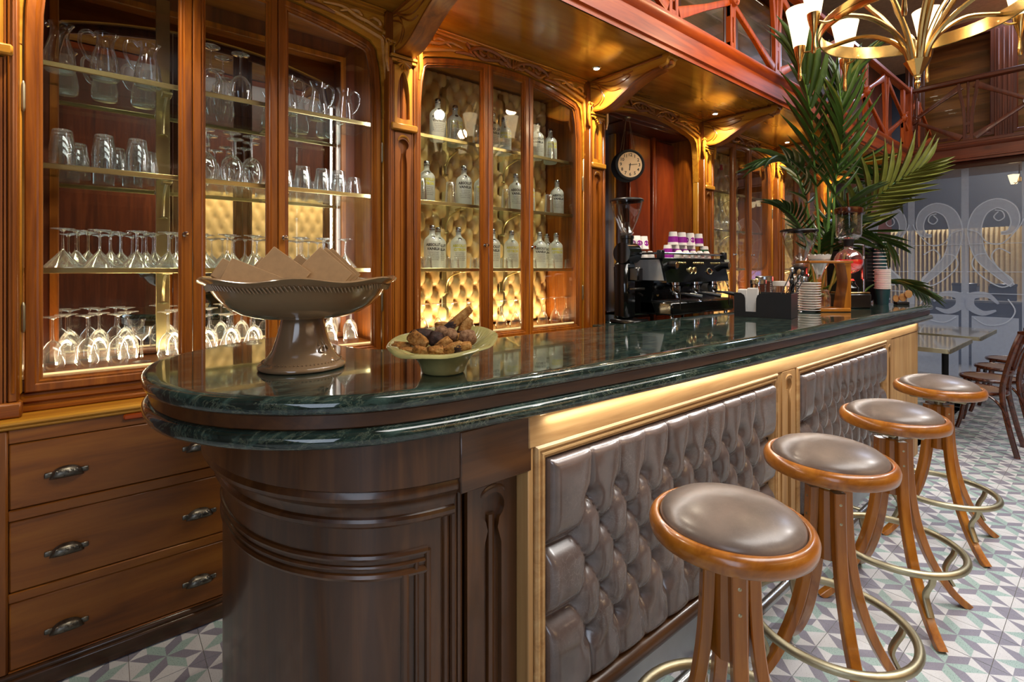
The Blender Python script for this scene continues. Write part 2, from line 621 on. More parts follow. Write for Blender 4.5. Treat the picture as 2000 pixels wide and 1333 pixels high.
def crom(pts, sub=4, closed=False):
    P = [Vector(p) for p in pts]
    n = len(P)
    out = []
    for i in range(n if closed else n - 1):
        if closed:
            p0, p1, p2, p3 = P[(i - 1) % n], P[i], P[(i + 1) % n], P[(i + 2) % n]
        else:
            p0, p1, p2, p3 = P[max(i - 1, 0)], P[i], P[i + 1], P[min(i + 2, n - 1)]
        for k in range(sub):
            t = k / sub
            out.append(tuple(0.5 * ((2 * p1) + (p2 - p0) * t + (2 * p0 - 5 * p1 + 4 * p2 - p3) * t * t + (3 * p1 - p0 - 3 * p2 + p3) * t ** 3)))
    if not closed:
        out.append(tuple(P[-1]))
    return out


def tag(o, label, cat, group=None):
    o['label'] = label
    o['category'] = cat
    if group:
        o['group'] = group
    return o


def thing(name, label, cat, loc=(0, 0, 0), rotz=0.0, group=None):
    o = bpy.data.objects.new(name, None)
    o.empty_display_size = 0.05
    COL.objects.link(o)
    o.location = loc
    o.rotation_euler = (0, 0, rotz)
    return tag(o, label, cat, group)


def struct(o, label=None):
    o['kind'] = 'structure'
    if label:
        o['label'] = label
    return o


def share(name, me, parent=None, loc=(0, 0, 0), rot=(0, 0, 0)):
    o = bpy.data.objects.new(name, me)
    COL.objects.link(o)
    o.parent = parent
    o.location = loc
    o.rotation_euler = rot
    return o


def dup(root, loc, rotz=0.0, label=None, group=None, cat=None):
    r = root.copy()
    COL.objects.link(r)
    r.location = loc
    r.rotation_euler = (0, 0, rotz)
    if label:
        r['label'] = label
    if group:
        r['group'] = group
    for ch in list(root.children):
        c = ch.copy()
        COL.objects.link(c)
        c.parent = r
        for g in list(ch.children):
            d = g.copy()
            COL.objects.link(d)
            d.parent = c
    return r


ORD = ['first', 'second', 'third', 'fourth', 'fifth', 'sixth', 'seventh', 'eighth', 'ninth', 'tenth', 'eleventh', 'twelfth', 'thirteenth', 'fourteenth']
_txt = {}


def text_geo(t, size=1.0, extrude=0.0, res=2, bold=0.0):
    k = (t, size, extrude, res, bold)
    if k not in _txt:
        cu = bpy.data.curves.new('lettering', 'FONT')
        cu.body = t
        cu.size = size
        cu.extrude = extrude
        cu.resolution_u = res
        cu.offset = bold
        cu.align_x = 'CENTER'
        cu.align_y = 'CENTER'
        ob = bpy.data.objects.new('lettering', cu)
        COL.objects.link(ob)
        dg = bpy.context.evaluated_depsgraph_get()
        me = bpy.data.meshes.new_from_object(ob.evaluated_get(dg))
        _txt[k] = ([tuple(v.co) for v in me.vertices], [tuple(p.vertices) for p in me.polygons])
        bpy.data.objects.remove(ob)
        bpy.data.curves.remove(cu)
        bpy.data.meshes.remove(me)
    return _txt[k]

# ================================================================ THE SETTING
RX0, RX1, RY0, RY1, RZ1 = -2.6, 8.25, -3.2, 2.86, 5.2

# ---- floor of patterned cement tiles: each tile is a small mesh with the star printed as inlaid fields
TP = 0.2165


def tile_mb():
    mb = MB()
    g = 0.4955  # half size against the pitch, leaves a joint
    P = TP
    def p(a, b, z=0.0):
        a = max(-g, min(g, a))
        b = max(-g, min(g, b))
        return (a * P, b * P, z)
    tips = [(.5, .25), (.25, .5), (-.25, .5), (-.5, .25), (-.5, -.25), (-.25, -.5), (.25, -.5), (.5, -.25)]
    sides = [(.25, 0), (.25, .25), (0, .25), (-.25, .25), (-.25, 0), (-.25, -.25), (0, -.25), (.25, -.25)]
    # rhombus k lies between sides[k] and sides[k+1]
    for k in range(8):
        a, b, t = sides[k], sides[(k + 1) % 8], tips[k]
        mb.add([p(0, 0), p(*a), p(*t), p(*b)], [(0, 1, 2, 3)], 1 if k in (1, 3, 5, 7) else 2)
    for k in range(4):
        sd = sides[2 * k]
        t0, t1 = tips[(2 * k - 1) % 8], tips[2 * k]
        mb.add([p(*sd), p(*t0), p(*t1)], [(0, 1, 2)], 0)
        c = sides[2 * k + 1]
        q0, q1 = tips[2 * k], tips[2 * k + 1]
        mb.add([p(*c), p(*q0), p(*q1)], [(0, 1, 2)], 0)
        cor = (math.copysign(.5, c[0]), math.copysign(.5, c[1]))
        mb.add([p(*q0), p(*cor), p(*q1)], [(0, 1, 2)], 1)
    e = g * P
    h = e - 0.0006
    mb.add([(-e, -e, 0), (e, -e, 0), (e, e, 0), (-e, e, 0), (-h, -h, -.012), (h, -h, -.012), (h, h, -.012), (-h, h, -.012)],
           [(0, 4, 5, 1), (1, 5, 6, 2), (2, 6, 7, 3), (3, 7, 4, 0)], 0)
    return mb


TILEM = [M['tilewhite'], M['tilegrey'], M['tilegreen']]
floor_mb = MB().box(RX0, 13.0, RY0, RY1, -0.12, -0.006)
floor = struct(floor_mb.build('floor', M['grout']), 'patterned cement tile floor with white, mauve and green stars')
tile0 = tile_mb()
tile_me = tile0.mesh('tile', TILEM, fix=False)
cosA, sinA = 0.6341, 0.7732
spots = []
for i in range(-24, 27):
    for j in range(-17, 4):
        spots.append((2.562 + i * TP, 0.402 + j * TP))
    for j in range(-2, 6):
        if j >= 0 or 0.182 + (i + 11) * TP < -.5:
            spots.append((0.182 + (i + 11) * TP, 2.218 - j * TP))
seen, rest = [], []
for (x, y) in spots:
    if x < RX0 or x > 8.2:
        continue
    d = x * cosA + y * sinA
    s = x * sinA - y * cosA
    ok = False
    if d > 0.3:
        px = 1000 + 976 * s / d
        py = 525 + 976 * 1.42 / d
        ok = -60 < px < 2080 and py < 1420
        if y > 1.0 and not (x < 0.45 and y > 1.6):
            ok = False
    (seen if ok else rest).append((d, x, y))
seen.sort()
for d, x, y in seen[:300]:
    share('tile', tile_me, floor, (x, y, random.uniform(-0.0006, 0.0004)))
fm = MB()
for d, x, y in seen[300:] + rest:
    fm.add([(a + x, b + y, c) for a, b, c in tile0.V], tile0.F)
    fm.I[-len(tile0.F):] = tile0.I
tf = fm.build('tile_field', TILEM, floor, fix=False)
tf['kind'] = 'stuff'

# ---- walls, ceiling
struct(MB().box(RX0, 13.0, RY1, RY1 + .1, 0, RZ1).build('wall_back', M['deepZ']))
struct(MB().box(RX0 - .1, RX0, RY0, RY1, 0, RZ1).build('wall_left', M['deepZ']))
struct(MB().box(RX0, 13.0, RY0 - .1, RY0, 0, RZ1).build('wall_front', M['deepZ']))
struct(MB().box(RX0, 13.0, RY0, RY1, RZ1, RZ1 + .1).build('ceiling', M['plaster']))
struct(MB().box(12.0, 12.1, RY0, RY1, 0, RZ1).build('wall_right', M['greydark']))
# street window in the left wall, out of frame
w1 = MB()
for y in (-2.15, -.9, .32):
    w1.box(RX0, RX0 + .05, y - .03, y + .03, .55, 2.85, .008)
for z in (.52, 2.0, 2.82):
    w1.box(RX0, RX0 + .05, -2.18, .35, z, z + .06, .008)
win1 = struct(w1.build('window_1', M['deepZ']))
MB().box(RX0 + .012, RX0 + .018, -2.12, .29, .58, 2.82).build('pane', M['pane'], win1)
# upholstered wainscot on the wall behind the viewer (mirrored in the cabinet)


def tuft_mb(wd, ht, p, q, amp, x_off=0.0, z_lo=None, z_hi=None, step=0.009, edge=0.03, sharp=0.5, plane_y=0.0, cols=0, dent=.48, sig=.0008):
    """buttoned upholstery facing -y, lower left corner at the origin.  Buttons stagger row by row; above z_hi and below z_lo the folds run straight up/down"""
    nu, nv = max(8, int(wd / step)), max(8, int(ht / step))
    z_lo = 0 if z_lo is None else z_lo
    nrow = None if z_hi is None else int(round((z_hi - z_lo) / q))

    def hgt(x, z):
        zz = z - z_lo
        if nrow is not None:
            zc = min(max(zz, 0.0), nrow * q)
        else:
            zc = zz
        xx = x - x_off
        if cols:
            xx = min(max(xx, -p / 2), (cols - .5) * p)
        u = xx / p + zc / (2 * q)
        v = xx / p - zc / (2 * q)
        a, b = abs(math.sin(PI * u)), abs(math.sin(PI * v))
        over = abs(zz - zc)
        du, dv = u - round(u), v - round(v)
        # distance to nearest button
        bx, bz = (du + dv) / 2 * p, (du - dv) * q
        d2 = bx * bx + bz * bz + over * over
        fold = ((a * b) ** sharp) ** (1 / (1 + over * 30))
        h = (1 - dent) * fold + dent * (1 - math.exp(-d2 / (sig * (p / 0.13) ** 2)))
        e = min(x, wd - x, z, ht - z)
        k = min(1.0, max(0.0, e / edge))
        k = math.sqrt(max(0.0, 1 - (1 - k) ** 2))
        return amp * h * k

    return MB().grid(nu, nv, lambda s, t: (s * wd, plane_y - hgt(s * wd, t * ht), t * ht))


wm = tuft_mb(3.6, 1.25, .17, .17, .04, step=.03)
wm.move(Matrix.Translation((4.3, RY0 + .05, 1.35)) @ Matrix.Rotation(PI, 4, 'Z'))
wnp = wm.build('tufted_wall_panel', M['tuft'])
light('AREA', 'panel_fill_light', (2.5, RY0 + .3, 2.85), 45, WARM, 4.2, .05, (2.5, RY0 + .05, 1.6))  # added lamp that brightens the panel for its mirror image
tag(wnp, 'cream buttoned wall panel on the wall facing the bar', 'wall panel')

# ================================================================ GALLERY ABOVE THE BAR
GY = 1.70      # fascia line
SOF = 2.745    # soffit
gal = thing('gallery', 'red mahogany gallery with cut-out railing above the bar', 'gallery', (0, 0, 0))
GX0 = RX0
GX1 = 8.0
MB().box(GX0, 9.6, GY + .035, RY1 - .002, SOF, SOF + .05).build('soffit', M['soffit'], gal)
fa = MB()
prof = [(.03, SOF + .0), (.012, SOF - .03), (.012, SOF - .005), (-.004, SOF + .0), (-.004, SOF + .012), (.006, SOF + .016), (.006, SOF + .12), (-.006, SOF + .128), (-.022, SOF + .142), (-.03, SOF + .16), (-.03, SOF + .172), (.01, SOF + .176), (.06, SOF + .176), (.06, SOF + .0)]
fa.prism([(GY + a, b) for a, b in prof], GX0, GX1 + .03, 'yz')
fa.build('fascia', M['redX'], gal, angle=25)
MB().box(GX0, GX1 + .02, GY - .005, GY + .075, 3.66, 3.72, .014).build('handrail', M['redX'], gal)
MB().box(GX0, GX1, GY + .01, GY + .06, SOF + .176, SOF + .22, .008).build('bottom_rail', M['redX'], gal)


def rail_bay(parent, mat, x0, L, y, z0, z1, flip=False):
    """one bay: medallion post at x0, lyre at x0+L/2, four struts; runs along x at depth y"""
    def mk(name, mb):
        return mb.build(name, mat, parent)
    t0, t1 = y + .012, y + .052
    zm = (z0 + z1) / 2
    xl = x0 + L / 2
    p = MB()
    p.box(x0 - .034, x0 - .012, t0, t1, z0, z1, .004)
    p.box(x0 + .012, x0 + .034, t0, t1, z0, z1, .004)
    p.box(x0 - .034, x0 + .034, t0 + .004, t1 - .004, zm - .13, zm + .08, .004)
    p.box(x0 - .034, x0 + .034, t0 + .004, t1 - .004, z0, z0 + .06, .004)
    mk('post', p)
    med = MB().lathe([(0.0, .03), (.012, .03), (.02, .022), (.03, .026), (.04, .018), (.05, .02), (.056, 0), (.056, -.02)], seg=20)
    med.move(Matrix.Translation((x0, t0, zm)) @ Matrix.Rotation(PI / 2, 4, 'X'))
    mk('medallion', med)
    ly = MB()
    for sgn in (-1, 1):
        pts = [(xl + sgn * .085, y + .032, z1), (xl + sgn * .075, y + .032, z1 - .12), (xl + sgn * .045, y + .032, zm + .05), (xl + sgn * .03, y + .032, zm - .15), (xl + sgn * .034, y + .032, z0)]
        ly.bar(crom(pts, 4), [.034] * 17, [.03] * 17, (0, 1, 0))
    ly.box(xl - .011, xl + .011, y + .018, y + .046, z0 + .1, z1, .004)
    ly.box(xl - .035, xl + .035, y + .016, y + .048, zm - .17, zm - .13, .004)
    ly.box(xl - .035, xl + .035, y + .016, y + .048, z0, z0 + .05, .004)
    mk('spindle_group', ly)
    for sgn in (-1, 1):
        for up in (-1, 1):
            a = (xl + sgn * .06, y + .032, (z1 - .05) if up > 0 else (z0 + .05))
            b = (xl + sgn * (L / 2 - .03), y + .032, zm + up * .03)
            mid = ((a[0] + b[0]) / 2, y + .032, (a[2] + b[2]) / 2 - up * .0)
            st = MB().bar([a, mid, b], [.03] * 3, [.075, .042, .042], (0, 1, 0))
            mk('strut', st)


zr0, zr1 = SOF + .2, 3.67
for k in range(-2, 4):
    x0 = 3.41 + k * 1.45
    rail_bay(gal, M['redZ'], x0, 1.45, GY + .005, zr0, zr1)
MB().box(GX1 - .04, GX1 + .04, GY - .01, GY + .07, zr0 - .05, 3.74, .008).build('corner_post', M['redZ'], gal)
# gallery along the far end
gal2 = thing('gallery', 'dark mahogany gallery with railing across the far end', 'gallery', (0, 0, 0))
MB().box(GX1 + .03, 9.6, RY0, GY + .03, SOF, SOF + .05).build('soffit', M['deepY'], gal2)
fb = MB()
prof2 = [(GX1 + a, b) for a, b in prof]
fb.prism([(a, b) for a, b in prof2], RY0, GY + .02, 'xz')
fb.build('fascia', M['mahY'], gal2, angle=25)
MB().box(GX1 - .005, GX1 + .075, RY0, GY, 3.66, 3.72, .014).build('handrail', M['deepY'], gal2)
MB().box(GX1 + .01, GX1 + .06, RY0, GY, SOF + .176, SOF + .22, .008).build('bottom_rail', M['deepY'], gal2)
n0 = len(gal2.children)
for k in range(0, 3):
    before = set(gal2.children)
    rail_bay(gal2, M['deepZ'], 0.0, 1.03, 0.0, zr0, zr1)
    for ch in set(gal2.children) - before:
        ch.rotation_euler = (0, 0, -PI / 2)
        ch.location = (GX1, GY - .02 - k * 1.03, 0)

# shelving walls of the gallery
gs = 0


def upper_cabinet(label, length, loc, rotz, wz='deepZ', drawers=False):
    t = thing('shelf_cabinet', label, 'cabinet', loc, rotz)
    n = max(1, round(length / 1.05))
    L = length / n
    MB().box(0, length, .30, .34, 0, 1.9).build('back_panel', M['drawerX'], t)
    MB().box(-.02, length + .02, -.02, .34, 1.9, 2.02, .01).build('cornice', M['deepX'], t)
    for k in range(n + 1):
        x = k * L
        p = MB().box(x - .09, x + .09, 0, .05, 0, 1.9, .006)
        for f in (-.05, 0, .05):
            p.box(x + f - .011, x + f + .011, -.012, .004, .08, 1.82, .004)
        p.build('pilaster', M['deepZ'], t)
    for k in range(n):
        x0, x1 = k * L + .09, (k + 1) * L - .09
        fr = MB().frame([(x0, .42), (x1, .42), (x1, 1.86), (x0, 1.86)], [(0, 0), (0, .02), (.035, .02), (.045, .01), (.045, 0)], .03)
        fr.build('door_frame', M['deepZ'], t)
        for z in (.62, .86, 1.10, 1.34, 1.58):
            MB().box(x0 + .02, x1 - .02, .06, .28, z, z + .008).build('shelf', M['shelfglass'], t)
        d = MB().box(x0 - .005, x1 + .005, .0, .04, .05, .38, .008).build('drawer', M['deepX'], t)
        for xx in (x0 + .22 * (x1 - x0), x0 + .78 * (x1 - x0)):
            kb = MB().lathe([(0, -.03), (.014, -.028), (.018, -.018), (.01, -.008), (.01, 0)], seg=10)
            kb.move(Matrix.Translation((xx, 0, .22)) @ Matrix.Rotation(-PI / 2, 4, 'X'))
            kb.build('knob', M['pewter'], d)
    return t


upper_cabinet('dark open shelf cabinet on the gallery above the bar', 8.4, (-.3, RY1 - .36, SOF + .06), 0)
upper_cabinet('dark open shelf cabinet with drawers on the far gallery', 4.8, (9.24, 1.95, SOF + .06), -PI / 2)
light('AREA', 'gallery_shelf_fill', (9.0, .4, 4.75), 9, NEUT, .15, 2.8, (9.2, .4, 3.4))  # fill added to brighten the upper shelves
light('AREA', 'gallery_shelf_fill', (4.0, 2.3, 4.75), 14, WARM2, 6.0, .15, (4.0, 2.7, 3.4))

# ================================================================ FAR GLASS SCREEN AND THE ROOM BEHIND
win2 = thing('window_2', 'tall etched glass screen with scrolling plant ornament at the far end', 'window')
win2['kind'] = 'structure'
del win2['category']
WX = 8.25
PWD = 0.53
edges = [1.755 + PWD * 2 - k * PWD for k in range(0, 10)]
MB().box(WX - .03, WX + .03, RY0, RY1, 2.66, SOF + .0, .008).build('head_rail', M['deepY'], win2)


def ribbon(pts, wd, x, thick=.0016):
    """flat band in the yz plane"""
    P = [Vector((0, a, b)) for a, b in pts]
    n = len(P)
    if not isinstance(wd, (list, tuple)):
        wd = [wd] * n
    rings = []
    for i in range(n):
        t = (P[min(i + 1, n - 1)] - P[max(i - 1, 0)]).normalized()
        s = Vector((0, -t.z, t.y))
        a, b = P[i] + s * wd[i] / 2, P[i] - s * wd[i] / 2
        rings.append([(x, a.y, a.z), (x, b.y, b.z), (x + thick, b.y, b.z), (x + thick, a.y, a.z)])
    return MB().loft(rings, 0, True, True)


def edges_of(pts, wd):
    P = [Vector(p) for p in pts]
    n = len(P)
    L, R = [], []
    for i in range(n):
        t = (P[min(i + 1, n - 1)] - P[max(i - 1, 0)]).normalized()
        s = Vector((-t.y, t.x))
        L.append(tuple(P[i] + s * wd[i] / 2))
        R.append(tuple(P[i] - s * wd[i] / 2))
    return L, R


def motif(y0, sgn):
    """plant ornament for one pane; a is the distance from the shared bar at y0 in direction sgn"""
    fill, line = MB(), MB()

    def T(pts):
        return [(y0 + sgn * a, b) for a, b in pts]

    def merge(dst, src):
        dst.add(src.V, src.F)
    band = crom([(.42, 1.22), (.30, 1.36), (.16, 1.54), (.10, 1.74), (.09, 1.94), (.15, 2.12), (.28, 2.20), (.40, 2.13), (.44, 1.98), (.40, 1.86), (.32, 1.84)], 5)
    n = len(band)
    wds = [.02 + .105 * math.sin(PI * min(1.0, (i / (n - 1)) ** .8 * .93 + .05)) for i in range(n)]
    b2 = T(band)
    merge(fill, ribbon(b2, wds, WX - .0062))
    l, r = edges_of(b2, wds)
    merge(line, ribbon(l, .012, WX - .0082))
    merge(line, ribbon(r, .012, WX - .0082))
    heart = crom([(.40, 1.60), (.30, 1.66), (.24, 1.57), (.30, 1.42), (.42, 1.28), (.33, 1.2), (.18, 1.3), (.07, 1.45), (.10, 1.58), (.2, 1.6)], 5)
    merge(line, ribbon(T(heart), .014, WX - .0102))
    leaf = crom([(.30, 1.0), (.2, 1.1), (.06, 1.08), (.05, .96), (.16, .88), (.28, .92)], 5)
    lw = [.02 + .07 * math.sin(PI * i / (len(leaf) - 1)) for i in range(len(leaf))]
    merge(fill, ribbon(T(leaf), lw, WX - .0122))
    merge(line, ribbon(T(crom([(.08, .82), (.2, .74), (.36, .78), (.44, .92), (.38, 1.06)], 5)), .012, WX - .0142))
    for zz in (1.12, 1.38, 1.72):
        merge(line, ribbon(T([(.02, zz), (.51, zz)]), .007, WX - .0162))
    merge(line, ribbon(T(crom([(.02, 1.9), (.12, 1.86), (.2, 1.74), (.33, 1.72), (.47, 1.9), (.51, 2.0)], 5)), .012, WX - .0182))
    merge(line, ribbon(T(crom([(.3, 2.1), (.26, 2.04), (.3, 1.99), (.35, 2.03), (.33, 2.1), (.27, 2.12)], 5)), .012, WX - .0202))
    return fill, line


for k in range(len(edges)):
    y1 = edges[k]
    y0 = y1 - PWD
    MB().box(WX, WX + .008, y0 + .002, y1 - .002, .02, 2.66).build('pane', M['hazed'], win2)
    MB().box(WX - .004, WX - .0005, y1 - .035, y1 + .035, .02, 2.66).build('etched_bar', M['etched'], win2)
    MB().box(WX - .004, WX - .0005, y0 + .06, y1 - .06, .08, .84).build('etched_lower_panel', M['etched'], win2)
    if k < 6:
        # ornament mirrored about every second bar
        f_, l_ = motif(y1 if k % 2 else y0, -1 if k % 2 else 1)
        f_.build('etched_leaf_band', M['etched'], win2)
        l_.build('etched_line_work', M['etchline'], win2)

# the room seen through the screen: pleated curtain wall, sideboard, screen
cw = MB()
npl = 90
cw.grid(npl * 4, 1, lambda s, t: (11.6 + .05 * math.cos(s * npl * 2 * PI), 2.8 - s * 5.6, .0 + t * 2.12))
tag(cw.build('pleated_curtain', M['curtain']), 'long pleated cream curtain in the room behind the glass screen', 'curtain')
sb = thing('service_counter', 'dark service counter seen low behind the etched glass', 'counter', (10.2, .5, 0))
MB().box(-.3, .3, -1.5, 1.4, .1, .92, .01).build('body', M['greydark'], sb)
MB().box(-.33, .33, -1.55, 1.45, .92, .96, .008).build('top', M['tabletop'], sb)
MB().box(-.26, .26, -1.45, 1.35, 0, .1).build('plinth', M['black'], sb)
scn = thing('display_screen', 'small lit bluish display screen behind the etched glass', 'screen', (10.2, .35, .96))
MB().box(-.02, .02, -.30, .30, .12, .44, .006).build('casing', M['black'], scn)
MB().box(-.026, -.021, -.28, .28, .14, .42).build('panel', M['screen'], scn)
MB().box(-.02, .02, -.03, .03, .01, .13, .004).build('stand', M['black'], scn)
MB().box(-.08, .08, -.1, .1, 0, .012, .003).build('base', M['black'], scn)
for i, (yy, zz) in enumerate(((1.5, .96), (1.1, .96), (-.2, .96))):
    o = thing('storage_box', ['dark box on the service counter, nearest the bar', 'dark box in the middle of the service counter', 'dark box right of the display screen'][i], 'box', (10.15, yy, zz), .2 * i)
    MB().box(-.12, .12, -.14, .14, 0, .22, .008).build('body', M['greydark'], o)
    MB().box(-.125, .125, -.145, .145, .2, .24, .006).build('lid', M['black'], o)
light('AREA', 'service_room_light', (10.7, .6, 5.0), 330, (.62, .74, 1.0), 1.0, 4.0, (10.6, .6, 0))
light('AREA', 'service_room_light', (11.0, .9, 4.2), 170, WARM2, .2, 2.6, (11.6, .9, 1.4))

# ================================================================ BACK BAR
PITCH = 1.515
PILX = [-.305 + PITCH * k for k in range(6)]
BAYC = [(PILX[k] + PILX[k + 1]) / 2 for k in range(5)]
PFY, DFY = 2.36, 2.44       # pilaster face, door face
SHELF = (1.42, 1.81, 2.19)
BOT = 1.03


def archz(x):
    return 2.668 - .085 * (abs(x) / .60) ** 2


SHOULD = [(.668, 2.20), (.666, 2.33), (.656, 2.45), (.636, 2.545), (.60, archz(.60))]
HALF = [(x, z) for x, z in SHOULD] + [(.6 - .05 * k, archz(.6 - .05 * k)) for k in range(1, 12)]


def spandrel(sgn_mirror=None):
    arch = [(-x, z) for x, z in HALF] + [(0, archz(0))] + [(x, z) for x, z in reversed(HALF)]
    return [(-.70, 2.742), (-.70, 2.20)] + arch + [(.70, 2.20), (.70, 2.742)]


def door_outline(x0, x1, zb=.985):
    """x0<x1; top follows the arch, outer corner follows the shoulder"""
    pts = [(x0, zb), (x1, zb)]
    g = .006
    if x1 > .5:
        pts += [(x - g, z) for x, z in SHOULD[:-1]]
        xs = [.6 - .05 * k for k in range(0, 12) if .6 - .05 * k > x0 + .01]
        pts += [(x, archz(x) - g) for x in xs] + [(x0, archz(x0) - g)]
    elif x0 < -.5:
        xs = [-.6 + .05 * k for k in range(0, 12) if -.6 + .05 * k < x1 - .01]
        pts += [(x1, archz(x1) - g)] + [(x, archz(x) - g) for x in reversed(xs)]
        pts += [(-x + g, z) for x, z in reversed(SHOULD[:-1])]
    else:
        xs = [x1 + (x0 - x1) * k / 6 for k in range(7)]
        pts += [(x, archz(x) - g) for x in xs]
    return pts


DOORPROF = [(0, 0), (0, .026), (.004, .030), (.026, .030), (.030, .024), (.036, .026), (.040, .014), (.046, .014), (.046, 0)]


def vine(mb, pts, r, y, sub=5, taper=True, flat=.7):
    c = crom(pts, sub)
    n = len(c)
    r = r * 1.45
    rr = [r * (.45 + .55 * math.sin(PI * (i + .5) / n)) if taper else r for i in range(n)]
    mb.tube([(a, y, b) for a, b in c], rr, 6, False, 0, True)


def corner_carving(s):
    mb = MB()
    y = DFY - .034
    def q(pts):
        return [(s * a, b) for a, b in pts]
    vine(mb, q([(.30, 2.676), (.42, 2.662), (.52, 2.64), (.60, 2.618), (.655, 2.60), (.664, 2.56), (.672, 2.48), (.684, 2.38), (.682, 2.28), (.678, 2.22)]), .010, y)
    vine(mb, q([(.36, 2.69), (.45, 2.70), (.52, 2.675), (.58, 2.665), (.64, 2.645), (.675, 2.64)]), .009, y)
    vine(mb, q([(.44, 2.675), (.49, 2.695), (.53, 2.70), (.55, 2.68), (.52, 2.665)]), .008, y)
    vine(mb, q([(.56, 2.655), (.60, 2.69), (.64, 2.685), (.65, 2.66), (.62, 2.645)]), .008, y)
    vine(mb, q([(.675, 2.64), (.69, 2.60), (.70, 2.52), (.694, 2.44), (.70, 2.36), (.69, 2.26)]), .009, y)
    vine(mb, q([(.66, 2.62), (.69, 2.58), (.70, 2.55), (.685, 2.53), (.675, 2.56)]), .007, y)
    for (a, b, r) in ((.67, 2.635, .013), (.684, 2.215, .010), (.30, 2.676, .009), (.52, 2.70, .008)):
        mb.lathe([(0, r), (r * .7, r * .7), (r, 0), (r * .7, -r * .7), (0, -r)], (s * a, y, b), 8)
    return mb


def crest_carving():
    mb = MB()
    y = DFY - .036
    for s in (-1, 1):
        def q(pts):
            return [(s * a, b) for a, b in pts]
        vine(mb, q([((.0) * 1.15, 2.675 + (2.675 - 2.675) * 1.15 - .006), ((.06) * 1.15, 2.675 + (2.71 - 2.675) * 1.15 - .006), ((.14) * 1.15, 2.675 + (2.728 - 2.675) * 1.15 - .006), ((.22) * 1.15, 2.675 + (2.72 - 2.675) * 1.15 - .006), ((.27) * 1.15, 2.675 + (2.69 - 2.675) * 1.15 - .006), ((.24) * 1.15, 2.675 + (2.668 - 2.675) * 1.15 - .006)]), .010, y)
        vine(mb, q([((.02) * 1.15, 2.675 + (2.67 - 2.675) * 1.15 - .006), ((.08) * 1.15, 2.675 + (2.69 - 2.675) * 1.15 - .006), ((.14) * 1.15, 2.675 + (2.68 - 2.675) * 1.15 - .006), ((.20) * 1.15, 2.675 + (2.672 - 2.675) * 1.15 - .006), ((.25) * 1.15, 2.675 + (2.70 - 2.675) * 1.15 - .006), ((.22) * 1.15, 2.675 + (2.725 - 2.675) * 1.15 - .006)]), .009, y)
        vine(mb, q([((.05) * 1.15, 2.675 + (2.73 - 2.675) * 1.15 - .006), ((.09) * 1.15, 2.675 + (2.70 - 2.675) * 1.15 - .006), ((.07) * 1.15, 2.675 + (2.68 - 2.675) * 1.15 - .006), ((.04) * 1.15, 2.675 + (2.69 - 2.675) * 1.15 - .006), ((.05) * 1.15, 2.675 + (2.715 - 2.675) * 1.15 - .006)]), .008, y)
        vine(mb, q([((.12) * 1.15, 2.675 + (2.73 - 2.675) * 1.15 - .006), ((.16) * 1.15, 2.675 + (2.71 - 2.675) * 1.15 - .006), ((.15) * 1.15, 2.675 + (2.685 - 2.675) * 1.15 - .006), ((.11) * 1.15, 2.675 + (2.69 - 2.675) * 1.15 - .006), ((.12) * 1.15, 2.675 + (2.71 - 2.675) * 1.15 - .006)]), .008, y)
        vine(mb, q([((.18) * 1.15, 2.675 + (2.725 - 2.675) * 1.15 - .006), ((.21) * 1.15, 2.675 + (2.705 - 2.675) * 1.15 - .006), ((.19) * 1.15, 2.675 + (2.69 - 2.675) * 1.15 - .006), ((.17) * 1.15, 2.675 + (2.70 - 2.675) * 1.15 - .006)]), .008, y)
        vine(mb, q([((.24) * 1.15, 2.675 + (2.672 - 2.675) * 1.15 - .006), ((.30) * 1.15, 2.675 + (2.672 - 2.675) * 1.15 - .006), ((.36) * 1.15, 2.675 + (2.662 - 2.675) * 1.15 - .006)]), .008, y)
        vine(mb, q([((.27) * 1.15, 2.675 + (2.70 - 2.675) * 1.15 - .006), ((.30) * 1.15, 2.675 + (2.735 - 2.675) * 1.15 - .006)]), .008, y)
        for k in range(4):
            vine(mb, q([((.005) * 1.15, 2.675 + (2.672 - 2.675) * 1.15 - .006), ((.012 + .012 * k) * 1.15, 2.675 + (2.70 - 2.675) * 1.15 - .006), ((.015 + .022 * k) * 1.15, 2.675 + (2.732 - 2.675) * 1.15 - .006 - .004 * k)]), .006, y)
    return mb


def knob_mb(r=.011):
    kb = MB().lathe([(0, -.03), (r * .7, -.029), (r, -.022), (r * .8, -.014), (r * .4, -.010), (r * .4, 0), (r, 0)], seg=12)
    return kb.move(Matrix.Rotation(-PI / 2, 4, 'X'))


CACHE = {}


def cached(key, fn):
    if key not in CACHE:
        CACHE[key] = fn()
    return CACHE[key]


